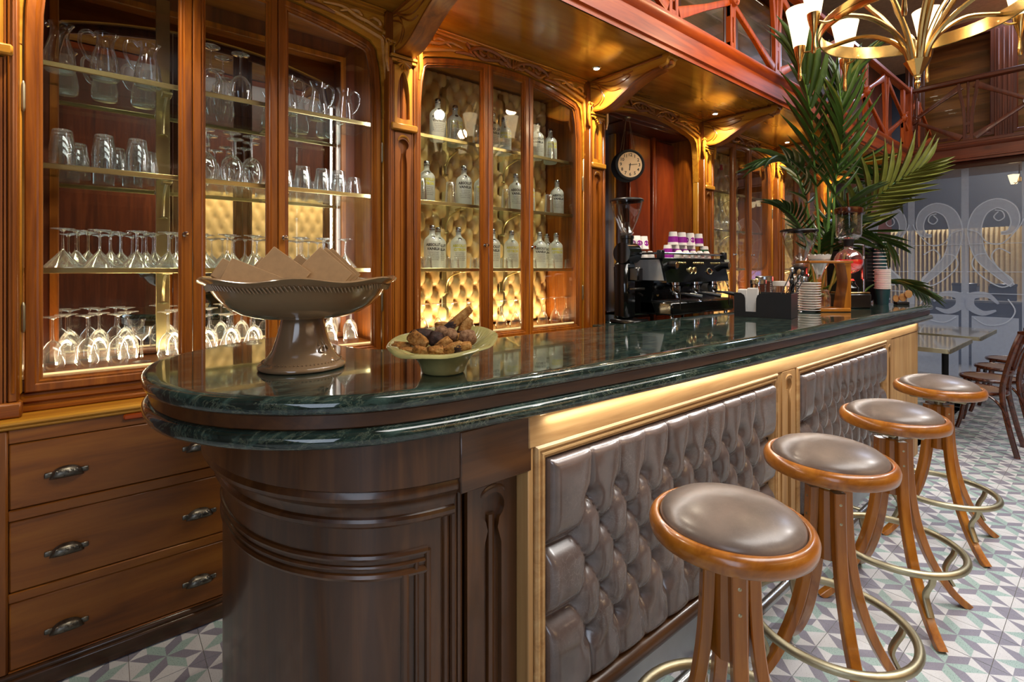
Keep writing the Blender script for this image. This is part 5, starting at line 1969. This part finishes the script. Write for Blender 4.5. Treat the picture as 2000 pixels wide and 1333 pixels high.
band_me = sleeve(.022, .066).mesh('printed_band', M['purple'])
dots = MB()
for a in (-2.2, -.6, 1.0, 2.6):
    q = dot(.046, .021, a)
    dots.add(q.V, q.F)
dot_me = dots.mesh('printed_dot', M['purple'], fix=False)
full = {c: sleeve(.004, .075).mesh('printed_band', M[c]) for c in ('green', 'crimson', 'purple')}
ez = EZ + .4685
CG = 'paper cups on the espresso machine'


def paper_cup(x, y, z, prt, label):
    t = thing('paper_cup', label, 'cup', (x, y, z), random.uniform(0, .5), CG)
    share('cup_wall', cup_me, t)
    if prt is not None:
        share('printed_dot' if prt is dot_me else 'printed_band', prt, t)


for i, x in enumerate((3.40, 3.52, 3.64, 3.765)):
    paper_cup(x, 2.19, ez + .1025, band_me if i != 2 else dot_me, 'white cup with purple print, upper row over the controls, %s from the left' % ORD[i])
for i, x in enumerate((3.36, 3.46, 3.57, 3.69)):
    paper_cup(x, 2.21, ez + .0005, full['purple'], 'cup under the purple banded row, %s from the left' % ORD[i])
paper_cup(3.80, 2.16, ez + .0005, full['green'], 'upturned white cup with a dark green print')
paper_cup(3.875, 2.20, ez + .0005, full['crimson'], 'upturned white cup with a red print')
for i, x in enumerate((3.10, 3.185, 3.275)):
    paper_cup(x, 2.37, ez + .072, dot_me, 'white cup with purple dots at the machine back, %s from the left' % ORD[i])
pc = proto('espresso_cup', [
    ('cup', MB().lathe([(.036, 0), (.037, .002), (.033, .03), (.022, .052), (.018, .056), (.016, .06), (0, .06)], seg=24).lathe([(.034, .002), (.030, .03), (0, .05)], seg=24), M['white'], 50, False),
    ('handle', MB().tube(crom([(.033, 0, .012), (.05, 0, .012), (.056, 0, .026), (.046, 0, .04), (.028, 0, .042)], 4), .0042, 8), M['white'], 50, False)], 'cup')
for i, (x, y) in enumerate(((3.36, 2.115), (3.45, 2.11), (3.55, 2.11), (3.645, 2.11), (3.735, 2.105))):
    place(pc, (x, y, ez + .0005), 'upturned white porcelain cup in front, %s from the left' % ORD[i], 'porcelain cups on the espresso machine', -.3 + .2 * i)
for i, (x, y) in enumerate(((3.10, 2.37), (3.185, 2.37), (3.275, 2.37), (3.36, 2.37))):
    place(pc, (x, y, ez + .0005), 'upturned porcelain cup at the back left of the machine, %s from the left' % ORD[i], 'porcelain cups on the espresso machine', .5)


def grinder(loc, label, bodymat, rotz=0.0, motor=True, scale=1.0, zb=.0, closed_lid=True):
    t = thing('coffee_grinder', label, 'grinder', loc, rotz)
    s = scale
    if motor:
        MB().box(-.085, .085, -.11, .11, 0, .03, .008).build('base', M['black'], t)
        MB().box(-.06, .06, -.02, .10, .03, .44, .02).build('body', bodymat, t)
        MB().tube([(-.06, .02, .50), (.075, .02, .50)], .075, 24).build('motor_housing', bodymat, t)
        MB().tube([(.075, .02, .50), (.083, .02, .50)], .055, 24).build('trim_ring', M['pewter'], t)
        MB().tube([(.083, .02, .50), (.13, .02, .50)], [.032, .030], 16).build('adjusting_knob', M['black'], t)
        MB().lathe([(0, .55), (.045, .55), (.045, .60), (.05, .605), (.05, .625), (.036, .63)], (0, .02, 0), 20).build('collar', M['black'], t)
        MB().box(-.03, .03, -.10, -.02, .30, .40, .01).build('chute', M['black'], t)
        MB().tube([(.02, -.06, .22), (.02, -.10, .20)], .008, 8).box(-.05, .05, -.10, -.04, .24, .255, .003).build('fork', M['black'], t)
        hz = .625
        hy = .02
    else:
        MB().lathe([(0, 0), (.085, 0), (.085, .02), (.062, .03), (.058, .05), (.058, .20), (.064, .215), (.064, .235), (0, .235)], seg=28).build('body', bodymat, t)
        MB().lathe([(0, .235), (.052, .235), (.052, .275), (.056, .28), (.036, .29)], seg=24).build('collar', M['black'], t)
        hz = .285
        hy = 0
    hp = MB().lathe([(.034, hz), (.036, hz + .02), (.060, hz + .07), (.096, hz + .16), (.110, hz + .22), (.114, hz + .25)], (0, hy, 0), 32)
    hp.build('hopper', M['smoke'], t, 60)
    MB().lathe([(0, hz + .262), (.10, hz + .264), (.117, hz + .258), (.120, hz + .25), (.118, hz + .242), (.112, hz + .244)], (0, hy, 0), 32).build('lid', M['black'], t, 60)
    MB().lathe([(0, hz + .10), (.012, hz + .095), (.03, hz + .06), (.05, hz + .02), (.03, hz + .005)], (0, hy, 0), 20).build('inner_cone', M['glass'], t, 60)
    return t


grinder((2.905, 2.225, 1.0305), 'black coffee grinder with clear cone hopper left of the espresso machine', M['gloss'], .0)
grinder((3.77, 1.43, Z0), 'chrome coffee grinder with clear hopper in front of the palm', M['chrome'], 0, False)
# knock-out tray things beside the machine
t = thing('bar_mat', 'black rubber mat with papers at the foot of the grinder', 'mat', (3.0, 2.03, 1.0305))
MB().box(-.14, .14, -.035, .05, 0, .006, .002).build('mat', M['matteblack'], t)
MB().box(-.13, -.02, -.03, .01, .0062, .010, .001).build('paper', M['paper'], t)

# ---- napkin caddy
nc = thing('napkin_caddy', 'black open caddy with cut-out front holding napkins and bar tools', 'caddy', (2.925, 1.285, Z0), -PI / 2 + .20)
L2, D2, H2, T2 = .145, .095, .135, .006
cut = [(-L2, 0), (L2, 0), (L2, H2), (-.005, H2), (-.022, H2 - .012), (-.028, H2 - .03), (-.030, .03), (-.085, .03), (-.087, H2 - .03), (-.093, H2 - .012), (-.11, H2), (-L2, H2)]
MB().prism(cut, -D2, -D2 + T2).build('front_wall', M['matteblack'], nc)
MB().box(-L2, L2, D2 - T2, D2, 0, H2, .001).build('back_wall', M['matteblack'], nc)
for s in (-1, 1):
    MB().box(s * L2, s * (L2 - T2), -D2 + T2, D2 - T2, 0, H2, .001).build('side_wall', M['matteblack'], nc)
MB().box(-.0, .006, -D2 + T2, D2 - T2, 0, H2 - .01).build('divider', M['matteblack'], nc)
MB().box(-L2 + T2, L2 - T2, -D2 + T2, D2 - T2, 0, T2).build('floor_plate', M['matteblack'], nc)


def in_caddy(x, y, z):
    a = -PI / 2 + .20
    return (2.925 + x * math.cos(a) - y * math.sin(a), 1.285 + x * math.sin(a) + y * math.cos(a), Z0 + z)


for i, (x, hh, yy) in enumerate(((-.105, .145, -.06), (-.055, .152, -.055))):
    o = thing('napkin_stack', ['stack of white napkins at the left of the caddy', 'taller stack of white napkins filling the caddy cut-out'][i], 'napkins', in_caddy(x, yy, T2 + .0005), -PI / 2 + .20, 'napkins in the caddy')
    m = MB()
    for k in range(6):
        m.box(-.024 if i == 0 else -.026, .024 if i == 0 else .026, -.02 + k * .0068, -.0145 + k * .0068, 0, hh + .002 * (k % 3), .001)
    m.build('folded_sheets', M['paper'], o)
for i, (x, y, tx, tz, mt, lb) in enumerate(((.04, -.05, .10, .25, 'steel', 'steel tongs leaning right out of the caddy'), (.06, .0, .12, .235, 'black', 'black handled bar spoon leaning in the caddy'), (.03, .03, .13, .24, 'kraft', 'wooden stirrer leaning in the caddy'),
                                            (.08, .04, .10, .20, 'steel', 'steel bar spoon standing at the back of the caddy'), (.10, -.06, .04, .19, 'black', 'short black brush in the caddy'), (.02, -.07, -.05, .19, 'palebrass', 'brass measuring spoon at the caddy front'))):
    o = thing('bar_tool', lb, 'bar tool', in_caddy(x, y, T2 + .001), -PI / 2 + .20, 'tools in the caddy')
    MB().bar([(0, 0, 0), (tx * .5, 0, tz * .52), (tx, 0, tz)], [.010, .012, .016], .004, (0, 1, 0)).build('shaft', M[mt], o)
    MB().lathe([(0, -.016), (.010, -.008), (.012, .004), (.006, .016), (0, .02)], (tx * 1.02, 0, tz + .004), 12).build('head', M[mt], o)

# ---- saucers
sau = MB().lathe([(0, .002), (.034, .002), (.036, 0), (.040, .003), (.058, .008), (.068, .012), (.067, .0145), (.056, .011), (.036, .0065), (0, .006)], seg=32).mesh('saucer', M['white'], 50)
for i in range(12):
    o = share('saucer', sau, None, (3.46, 1.255, Z0 + i * .0155), (0, 0, i * .3))
    tag(o, 'white saucer in the counter stack, %s from the bottom' % ORD[i], 'saucer', 'stack of white saucers')

# ---- steel canisters behind the caddy
for i, (x, y, h, r) in enumerate(((3.24, 1.47, .20, .045), (3.37, 1.49, .22, .05))):
    t = thing('steel_canister', ['slim steel canister behind the napkin caddy', 'wider steel canister behind the napkin caddy, nearer the grinder'][i], 'canister', (x, y, Z0))
    MB().lathe([(0, 0), (r, 0), (r + .001, .004), (r + .001, h * .86), (r - .002, h * .87)], seg=28).build('body', M['chrome'], t)
    MB().lathe([(r - .001, h * .87), (r + .003, h * .88), (r + .003, h), (r - .004, h + .004), (0, h + .004)], seg=28).build('lid', M['steel'], t)
gj = thing('glass_jar', 'clear glass jar with white lid beside the grinder', 'jar', (3.60, 1.48, Z0))
MB().lathe([(0, .002), (.045, .002), (.05, .01), (.05, .15), (.04, .165)], seg=24).build('body', M['glass'], gj)
MB().lathe([(.0515, .155), (.0515, .185), (0, .187)], seg=24).build('lid', M['paper'], gj)

# ---- pour-over stand
ps = thing('pour_over_stand', 'oak pour-over coffee stand with upright and top arm', 'coffee stand', (3.60, 1.155, Z0), -.66)
MB().box(-.13, .07, -.055, .055, 0, .026, .005).build('base', M['stoolX'], ps)
up_ = crom([(.045, .026), (.035, .10), (.022, .19), (.034, .28), (.045, .322)], 5)
rings = []
for (hx, z) in up_:
    rings.append([(.07 - hx, -.05, z), (.07, -.05, z), (.07, .05, z), (.07 - hx, .05, z)])
MB().loft(rings, 0, True, True).build('upright', M['stoolZ'], ps)
arm_ = MB().box(-.20, .07, -.072, -.058, .306, .322, .003).box(-.20, .07, .058, .072, .306, .322, .003).box(-.21, -.19, -.072, .072, .306, .322, .003)
arm_.build('arm', M['stoolX'], ps)
dr = thing('coffee_dripper', 'ribbed dripper cone with paper filter held by the stand', 'dripper', (3.60 - .10 * math.cos(.66), 1.155 + .10 * math.sin(.66), Z0 + .205), 0)
ribbed([(.014, .0), (.018, .03), (.026, .05), (.056, .12), (.060, .128)], 14, .02).build('cone', M['glass'], dr, 60)
MB().lathe([(.016, .03), (.024, .05), (.055, .12), (.066, .155)], seg=28, fx=lambda r, z, a: (r * math.cos(a), r * math.sin(a), z + (.006 * math.cos(9 * a) if r > .06 else 0))).build('paper_filter', M['paper'], dr, 60)
sv = thing('glass_server', 'clear glass coffee server on the stand base', 'server', (3.60 - .09 * math.cos(.66), 1.155 + .09 * math.sin(.66), Z0 + .027), -.66)
MB().lathe([(0, .0), (.048, .0), (.054, .01), (.054, .07), (.045, .095), (.048, .108)], seg=28).build('body', M['glass'], sv, 60)
MB().tube(crom([(-.05, 0, .085), (-.078, 0, .08), (-.08, 0, .035), (-.053, 0, .022)], 4), .006, 8).build('handle', M['glass'], sv)
MB().lathe([(.0, .112), (.040, .112), (.049, .108)], seg=28).build('lid', M['glass'], sv, 60)

# ---- siphon brewer
sp = thing('siphon_brewer', 'glass siphon coffee brewer glowing red over its burner', 'coffee brewer', (4.02, 1.205, Z0), -.66)
MB().box(-.09, .11, -.075, .075, 0, .10, .008).build('base', M['black'], sp)
MB().box(-.085, .105, -.07, .07, .10, .112, .004).build('base_plate', M['brass'], sp)
bu = [(0, .235)] + [(.088 * math.sin(PI * k / 14), .322 - .088 * math.cos(PI * k / 14)) for k in range(1, 13)] + [(.026, .412), (.026, .43)]
MB().lathe(bu, seg=32).build('lower_bulb', M['glass'], sp, 60)
MB().lathe([(0, .240), (.045, .25), (.072, .28), (.082, .312), (.083, .335), (0, .335)], seg=28).build('water', M['redwater'], sp, 60)
MB().lathe([(0, .475), (.05, .475), (.072, .49), (.078, .51), (.08, .66)], seg=32).tube([(0, 0, .475), (0, 0, .28)], .012, 10).build('upper_chamber', M['glass'], sp, 60)
MB().lathe([(.024, .425), (.03, .43), (.03, .46), (.04, .475)], seg=20).build('seal', M['matteblack'], sp)
MB().lathe([(.084, .655), (.086, .66), (.086, .69), (.07, .70), (0, .70)], seg=28).build('lid', M['darkseat'], sp)
MB().bar([(.02, 0, .60), (.0, 0, .70), (-.01, 0, .80)], [.012, .012, .02], .006, (0, 1, 0)).build('stirring_paddle', M['darkseat'], sp)
MB().tube(crom([(.0, 0, .44), (.05, 0, .445), (.10, 0, .44), (.108, 0, .42), (.108, 0, .36)], 4), .007, 8).tube([(.108, 0, .11), (.108, 0, .36)], .008, 10).build('stand_arm', M['chrome'], sp)
MB().tube([(.108, 0, .20), (.108, 0, .34)], .018, 12).build('grip', M['black'], sp)
MB().lathe([(0, .18), (.03, .182), (.034, .19), (.028, .2), (0, .2)], seg=16).build('burner_lens', M['haloglow'], sp)
MB().lathe([(.06, .112), (.062, .14), (.04, .17), (.04, .19)], seg=20).build('burner_housing', M['gloss'], sp)
light('POINT', 'burner_light', (4.02, 1.205, Z0 + .222), 4, (1, .06, .04), .012)
bx_ = thing('hot_water_unit', 'plain black boxy machine behind the siphon brewer', 'machine', (4.60, 1.37, Z0), -.3)
MB().box(-.14, .14, -.10, .10, .015, .42, .012).build('casing', M['black'], bx_)
MB().box(-.15, .15, -.11, .11, .42, .435, .005).build('top_plate', M['matteblack'], bx_)
for x in (-.11, .11):
    MB().box(x - .015, x + .015, -.08, .08, 0, .016, .002).build('foot', M['black'], bx_)

# ---- paper cup stacks
tc = MB().lathe([(0, .003), (.034, .003), (.036, 0), (.048, .118), (.0505, .118), (.0515, .121), (.0505, .124), (.047, .124)], seg=24)


def cup_stack(x, y, n, dz, label, wallm, rimm, grp):
    wm = MB().lathe([(0, .003), (.034, .003), (.036, 0), (.0475, .118)], seg=24).mesh('wall', M[wallm])
    rm = MB().tube([(.049 * math.cos(2 * PI * k / 24), .049 * math.sin(2 * PI * k / 24), .121) for k in range(24)], .003, 6, True).mesh('rim', M[rimm])
    for i in range(n):
        t = thing('takeaway_cup', label % ORD[i] if i < len(ORD) else label % ('number %d' % (i + 1)), 'cup', (x, y, Z0 + i * dz), 0, grp)
        share('wall', wm, t)
        share('rim', rm, t)


ORD2 = ORD + ['fifteenth', 'sixteenth', 'seventeenth', 'eighteenth', 'nineteenth', 'twentieth', 'twenty-first', 'twenty-second']
ORD[:] = ORD2
cup_stack(4.73, 1.21, 14, .0275, 'teal paper cup in the tall far stack, %s from the bottom', 'teal', 'paper', 'tall stack of teal cups')
cup_stack(4.585, 1.15, 18, .0085, 'small teal cup in the tight white-rimmed stack, %s from the bottom', 'teal', 'paper', 'short stack of teal cups')
ws = thing('wooden_tag_holder', 'small holder with round wooden tags in front of the cup stacks', 'tag holder', (4.70, 1.06, Z0), -.6)
MB().box(-.05, .05, -.02, .02, 0, .02, .003).build('base', M['matteblack'], ws)
for i, (x, z, r) in enumerate(((-.045, .045, .026), (.0, .055, .03), (.035, .08, .03))):
    MB().lathe([(0, .004), (r, .003), (r, -.003), (0, -.004)], seg=18).move(Matrix.Translation((x, -.012 * i, z)) @ Matrix.Rotation(PI / 2, 4, 'X')).build('wooden_disc', M['oakX'], ws)

# ================================================================ CHANDELIER
CHX, CHY, CHZ = 3.12, .64, 2.665
chd = thing('chandelier', 'brass ring chandelier with upright frosted cone shades above the stools', 'chandelier', (CHX, CHY, CHZ))
RB = .41
rbm = MB().lathe([(RB, -.032), (RB + .006, -.034), (RB + .009, -.026), (RB + .009, .026), (RB + .006, .034), (RB, .032), (RB, -.032)], seg=72)
rbm.lathe([(RB + .008, -.006), (RB + .012, -.004), (RB + .012, .004), (RB + .008, .006)], seg=72)
rbm.build('ring_band', M['brass'], chd, 40)
MB().lathe([(0, -.355), (.008, -.352), (.014, -.335), (.012, -.32), (.006, -.312), (.010, -.305), (.014, -.298), (.012, -.292)], seg=14).build('drop_finial', M['brass'], chd)
MB().lathe([(.012, -.292), (.018, -.288), (.054, -.222), (.056, -.218), (.052, -.216), (0, -.222)], seg=10).build('cone_cup', M['brass'], chd, 20)
MB().lathe([(0, -.188), (.010, -.192), (.013, -.202), (.010, -.212), (.005, -.216), (.005, -.222)], seg=12).build('ball_knob', M['brass'], chd)
for k in range(6):
    a = 2 * PI * k / 6 + .35
    ca, sa = math.cos(a), math.sin(a)
    p = crom([(.030, -.225), (.055, -.15), (.12, -.07), (.24, .0), (RB - .002, .012)], 5)
    MB().tube([(r * ca, r * sa, z) for r, z in p], .0115, 8).build('arm', M['brass'], chd)
    a2 = a + .28
    p = crom([(.030, -.225), (.065, -.10), (.14, .04), (.22, .16), (.24, .30), (.16, .46), (.05, .56)], 5)
    MB().tube([(r * math.cos(a2), r * math.sin(a2), z) for r, z in p], .0115, 8).build('stay', M['brass'], chd)
MB().lathe([(.0, .52), (.05, .53), (.06, .56), (.03, .60), (.012, .62), (.012, RZ1 - CHZ - .04), (.06, RZ1 - CHZ - .03), (.06, RZ1 - CHZ)], seg=16).build('hanging_rod', M['brass'], chd)
sock = MB().lathe([(0, -.185), (.008, -.183), (.0115, -.168), (.010, -.145), (.0075, -.115), (.010, -.08), (.021, -.04), (.028, -.008), (.030, .012), (.026, .014)], seg=14).mesh('socket', M['brass'], 50)
shade_me = MB().lathe([(.026, .012), (.032, .012), (.041, .07), (.055, .15), (.070, .225), (.067, .225), (.052, .15), (.038, .07), (.026, .02)], seg=24).mesh('shade', M['glow'], 60)
for k in range(8):
    a = 2 * PI * k / 8 + .12
    ca, sa = math.cos(a), math.sin(a)
    la = MB().tube(crom([(RB * ca, RB * sa, -.012), ((RB + .05) * ca, (RB + .05) * sa, -.03), ((RB + .105) * ca, (RB + .105) * sa, -.02)], 4), .006, 8).build('lamp_arm', M['brass'], chd)
    share('socket', sock, la, ((RB + .11) * ca, (RB + .11) * sa, 0))
    share('shade', shade_me, la, ((RB + .11) * ca, (RB + .11) * sa, 0))
    if k % 2 == 0:
        light('POINT', 'chandelier_bulb', (CHX + (RB + .11) * ca, CHY + (RB + .11) * sa, CHZ + .29), 14, WARM, .05)

# added lamp cluster standing in for the chandelier's reflection in the screen
pl = thing('reflection_lamp', 'small hanging lamp with square glass shades standing in for a chandelier reflection', 'lamp', (9.0, .82, 2.56))
MB().tube([(0, 0, .0), (0, 0, SOF - 2.562)], .008, 8).lathe([(0, -.05), (.02, -.03), (.02, .02), (0, .03)], seg=12).build('stem', M['brass'], pl)
for k in range(3):
    a = 2 * PI * k / 3 + .6
    ca, sa = math.cos(a), math.sin(a)
    ar = MB().tube([(0, 0, -.02), (.09 * ca, .09 * sa, -.05)], .006, 8).build('arm', M['brass'], pl)
    MB().lathe([(.025, -.05), (.03, -.05), (.055, .05), (.05, .05)], (.10 * ca, .10 * sa, 0), 4).build('shade', M['glow'], ar, 20)

# ================================================================ PALM
PMX, PMY = 4.60, 1.78
palm = thing('potted_palm', 'tall green kentia palm in a pot behind the far bar end', 'palm', (PMX, PMY, 0))
MB().lathe([(0, 0), (.13, 0), (.15, .03), (.19, .34), (.205, .35), (.205, .40), (.185, .40), (.175, .36)], seg=32).build('pot', M['pot'], palm, 50)
MB().lathe([(0, .362), (.179, .36)], seg=32).build('soil', M['soil'], palm)
cr = Vector((.7732, -.6341, 0))
cf = Vector((.6341, .7732, 0))


def leaf_mesh(bend, mat):
    n = 7
    vs, fs = [], []
    for i in range(n):
        t = i / (n - 1)
        wd_ = .5 * (math.sin(PI * min(1, t * .80 + .14)) ** .8) * (1 - t ** 5)
        z = -bend * t * t
        vs += [(t, -wd_, z + .18 * wd_), (t, 0, z - .05 * wd_), (t, wd_, z + .18 * wd_)]
    for i in range(n - 1):
        fs += [(i * 3, i * 3 + 1, i * 3 + 4, i * 3 + 3), (i * 3 + 1, i * 3 + 2, i * 3 + 5, i * 3 + 4)]
    return MB().add(vs, fs).mesh('leaflet', mat, 70)


LV = [leaf_mesh(b, M['leaf']) for b in (.06, .16, .30)]
LO = [leaf_mesh(b, M['leafold']) for b in (.06, .16, .30)]
fronds = [  # control points (lateral, depth, z), leaflet length, width, old?, droop
    ([(0, 0, .4), (-.04, 0, 1.5), (-.08, -.02, 2.2), (-.15, -.05, 2.85), (-.31, -.1, 3.30)], .46, .036, 0, .2),
    ([(0, 0, .4), (.06, .05, 1.6), (.10, .08, 2.3), (.20, .12, 2.9), (.42, .18, 3.28)], .46, .036, 0, .2),
    ([(.02, 0, .4), (.16, .10, 1.3), (.36, .10, 1.85), (.60, .08, 2.12), (.90, .06, 2.32)], .44, .046, 1, -.2),
    ([(0, .05, .4), (.08, .12, 1.6), (.24, .2, 2.25), (.50, .28, 2.42), (.86, .36, 2.20)], .42, .042, 0, .5),
    ([(0, 0, .4), (-.06, .02, 1.2), (-.14, .0, 1.62), (-.27, -.05, 1.85), (-.42, -.1, 1.95)], .24, .024, 0, .1),
    ([(0, .05, .4), (-.04, .08, 1.5), (-.10, .1, 2.05), (-.24, .08, 2.35), (-.45, .05, 2.36)], .34, .036, 0, .4),
    ([(0, 0, .4), (.03, -.04, 1.5), (.05, -.08, 2.1), (.08, -.12, 2.6), (.04, -.16, 2.98)], .40, .036, 0, .3),
    ([(.02, .05, .4), (.10, .1, 1.2), (.26, .14, 1.62), (.48, .2, 1.78), (.74, .24, 1.66)], .36, .036, 0, .45),
    ([(.02, -.05, .4), (.02, .08, 1.2), (.10, .08, 1.6), (.20, .08, 1.90), (.34, .08, 2.06)], .34, .040, 0, .3),
    ([(.04, -.05, .4), (.34, .18, 1.12), (.60, .22, 1.27), (.80, .20, 1.30), (1.02, .18, 1.20)], .26, .020, 0, .35),
    ([(0, 0, .4), (-.03, .05, 1.1), (-.02, .06, 1.45), (.06, .06, 1.72), (.2, .06, 1.80)], .32, .038, 0, .3)]
nleaf = 0
for fi, (cp, ln, lw_, old, droop) in enumerate(fronds):
    sh = Vector((4.19, 1.47, 0)) - Vector((PMX, PMY, 0))
    P3 = [Vector((cp[0][0] * .5, cp[0][1] * .5, .36)), Vector((4.36 - PMX + cp[1][0] * .4, 1.64 - PMY, 1.16))]
    P3 += [sh + cr * (a * .85) + cf * ((b - .10) * .85) + Vector((0, 0, 1.42 + (z - 1.42) * .85)) for a, b, z in cp[1:]]
    path = [Vector(p) for p in crom(P3, 10)]
    n = len(path)
    fr_ = MB().tube(path, [.012 * (1 - .8 * i / n) + .0015 for i in range(n)], 6).build('frond', M['stem'], palm, 60)
    np_ = 13
    for k in range(np_):
        t = .58 + .41 * k / (np_ - 1)
        if fi in (4, 9, 10):
            t = .66 + .33 * k / (np_ - 1)
        i = min(n - 2, int(t * (n - 1)))
        p = path[i].lerp(path[i + 1], t * (n - 1) - i)
        tg = (path[min(i + 1, n - 1)] - path[max(i - 1, 0)]).normalized()
        sd = tg.cross(Vector((0, 0, 1)))
        if sd.length < .15:
            sd = cr.copy()
        # leaflets spread in the plane facing mostly sideways
        sd = (sd.normalized() + cr * .3).normalized()
        if fi in (2, 3, 7):
            sd = cf.cross(tg).normalized()
        sd = (sd - tg * sd.dot(tg)).normalized()
        nrm = sd.cross(tg).normalized()
        q = (k / (np_ - 1))
        L = .85 * ln * (.55 + .75 * math.sin(PI * min(1, .18 + .72 * q)) * .8) * random.uniform(.9, 1.08)
        for s in (-1, 1):
            ang = math.radians((58 - 38 * q) if fi not in (0, 1, 6) else (34 - 20 * q))
            d = (tg * math.cos(ang) + sd * s * math.sin(ang) - Vector((0, 0, 1)) * droop * .55 + nrm * .18).normalized()
            yv = nrm.cross(d).normalized()
            zv = d.cross(yv).normalized()
            mt = Matrix((d * L, yv * (lw_ * .74 * random.uniform(.85, 1.1)), zv * L)).transposed().to_4x4()
            mt.translation = p
            me = (LO if old or random.random() < .06 else LV)[random.choice((0, 1, 1, 2))]
            o = share('leaflet', me, fr_)
            o.matrix_local = mt
            nleaf += 1

# ================================================================ TABLES AND CHAIRS
for i, (x0, x1, y0, y1) in enumerate(((5.42, 6.42, .90, 1.60), (6.62, 7.62, .87, 1.57))):
    cx_, cy_ = (x0 + x1) / 2, (y0 + y1) / 2
    t = thing('cafe_table', ['square dark table with brass edged shiny top nearest the bar end', 'square table with shiny top nearer the etched glass screen'][i], 'table', (cx_, cy_, 0), 0, 'cafe tables')
    hx, hy = (x1 - x0) / 2, (y1 - y0) / 2
    MB().box(-hx, hx, -hy, hy, .728, .750, .004).build('top', M['tabletop'], t)
    def rr_(h1, h2, r=.03):
        pts = []
        for (sx, sy, a0) in ((1, 1, 0), (-1, 1, PI / 2), (-1, -1, PI), (1, -1, 1.5 * PI)):
            for k in range(5):
                a = a0 + k * PI / 8
                pts.append((sx * (h1 - r) + r * math.cos(a), sy * (h2 - r) + r * math.sin(a)))
        return pts
    MB().loft([[(a, b, .712) for a, b in rr_(hx + .004, hy + .004)], [(a, b, .7485) for a, b in rr_(hx + .004, hy + .004)], [(a, b, .7485) for a, b in rr_(hx - .004, hy - .004, .026)], [(a, b, .712) for a, b in rr_(hx - .004, hy - .004, .026)], [(a, b, .712) for a, b in rr_(hx + .004, hy + .004)]]).build('edge_band', M['oldbrass'], t)
    MB().lathe([(.035, .02), (.03, .10), (.03, .66), (.06, .71), (.06, .727)], seg=16).build('column', M['matteblack'], t)
    MB().lathe([(0, 0), (.22, 0), (.225, .008), (.06, .03), (.035, .04)], seg=28).build('base', M['matteblack'], t)

chair = thing('bentwood_chair', 'dark bentwood chair', 'chair', (0, 0, 0), 0, 'bentwood chairs along the tables')


def seat_ring(r, z):
    pts = []
    for k in range(36):
        a = 2 * PI * k / 36
        rx = r * (1 + .04 * math.sin(a))
        pts.append((rx * math.cos(a) * 1.0, r * math.sin(a) * 1.0, z))
    return pts


MB().tube(seat_ring(.195, .445), .017, 8, True, sy=1.0).build('seat_ring', M['darkseat'], chair, 60)
MB().lathe([(0, .449), (.10, .450), (.185, .456), (.19, .445)], seg=36).build('seat', M['cane'], chair, 60)
for s in (-1, 1):
    fl = crom([(s * .15, .15, .44), (s * .155, .16, .25), (s * .17, .185, .08), (s * .185, .205, 0)], 4)
    MB().tube(fl, [.016] * len(fl), 8).build('front_leg', M['darkseat'], chair, 60)
    bl = crom([(s * .19, -.27, 0), (s * .175, -.225, .2), (s * .165, -.185, .44), (s * .172, -.20, .60), (s * .18, -.245, .80), (s * .175, -.285, .93)], 5)
    MB().bar(bl, [.034] * len(bl), [.024] * len(bl), (0, 1, 0)).build('back_leg', M['darkseat'], chair, 40)
    br_ = crom([(s * .17, -.10, .44), (s * .185, -.155, .40), (s * .178, -.20, .32), (s * .18, -.225, .22)], 4)
    MB().tube(br_, .009, 6).build('brace', M['darkseat'], chair, 60)
tr = crom([(-.18, -.275, .90), (-.10, -.312, .905), (0, -.322, .907), (.10, -.312, .905), (.18, -.275, .90)], 5)
MB().bar(tr, [.10] * len(tr), [.016] * len(tr), (0, 0, 1)).build('top_rail', M['darkseat'], chair, 40)
sl = crom([(-.165, -.205, .62), (-.08, -.235, .62), (.08, -.235, .62), (.165, -.205, .62)], 5)
MB().bar(sl, [.035] * len(sl), [.012] * len(sl), (0, 0, 1)).build('back_rail', M['darkseat'], chair, 40)
for x in (-.06, 0, .06):
    MB().bar([(x, -.236, .62), (x, -.27, .76), (x, -.315, .88)], .022, .009, (1, 0, 0)).build('back_slat', M['darkseat'], chair, 40)
for k, (x, y, rz_, lb) in enumerate(((5.47, .76, .0, 'nearest dark bentwood chair, drawn up to the first table'), (6.12, .74, .05, 'second dark bentwood chair along the tables from the bar'),
                                    (6.85, .74, -.04, 'third dark bentwood chair along the tables from the bar'), (7.5, .74, .06, 'farthest dark bentwood chair, closest to the etched glass screen'))):
    if k == 0:
        chair.location = (x, y, 0)
        chair['label'] = lb
    else:
        dup(chair, (x, y, 0), rz_, lb)
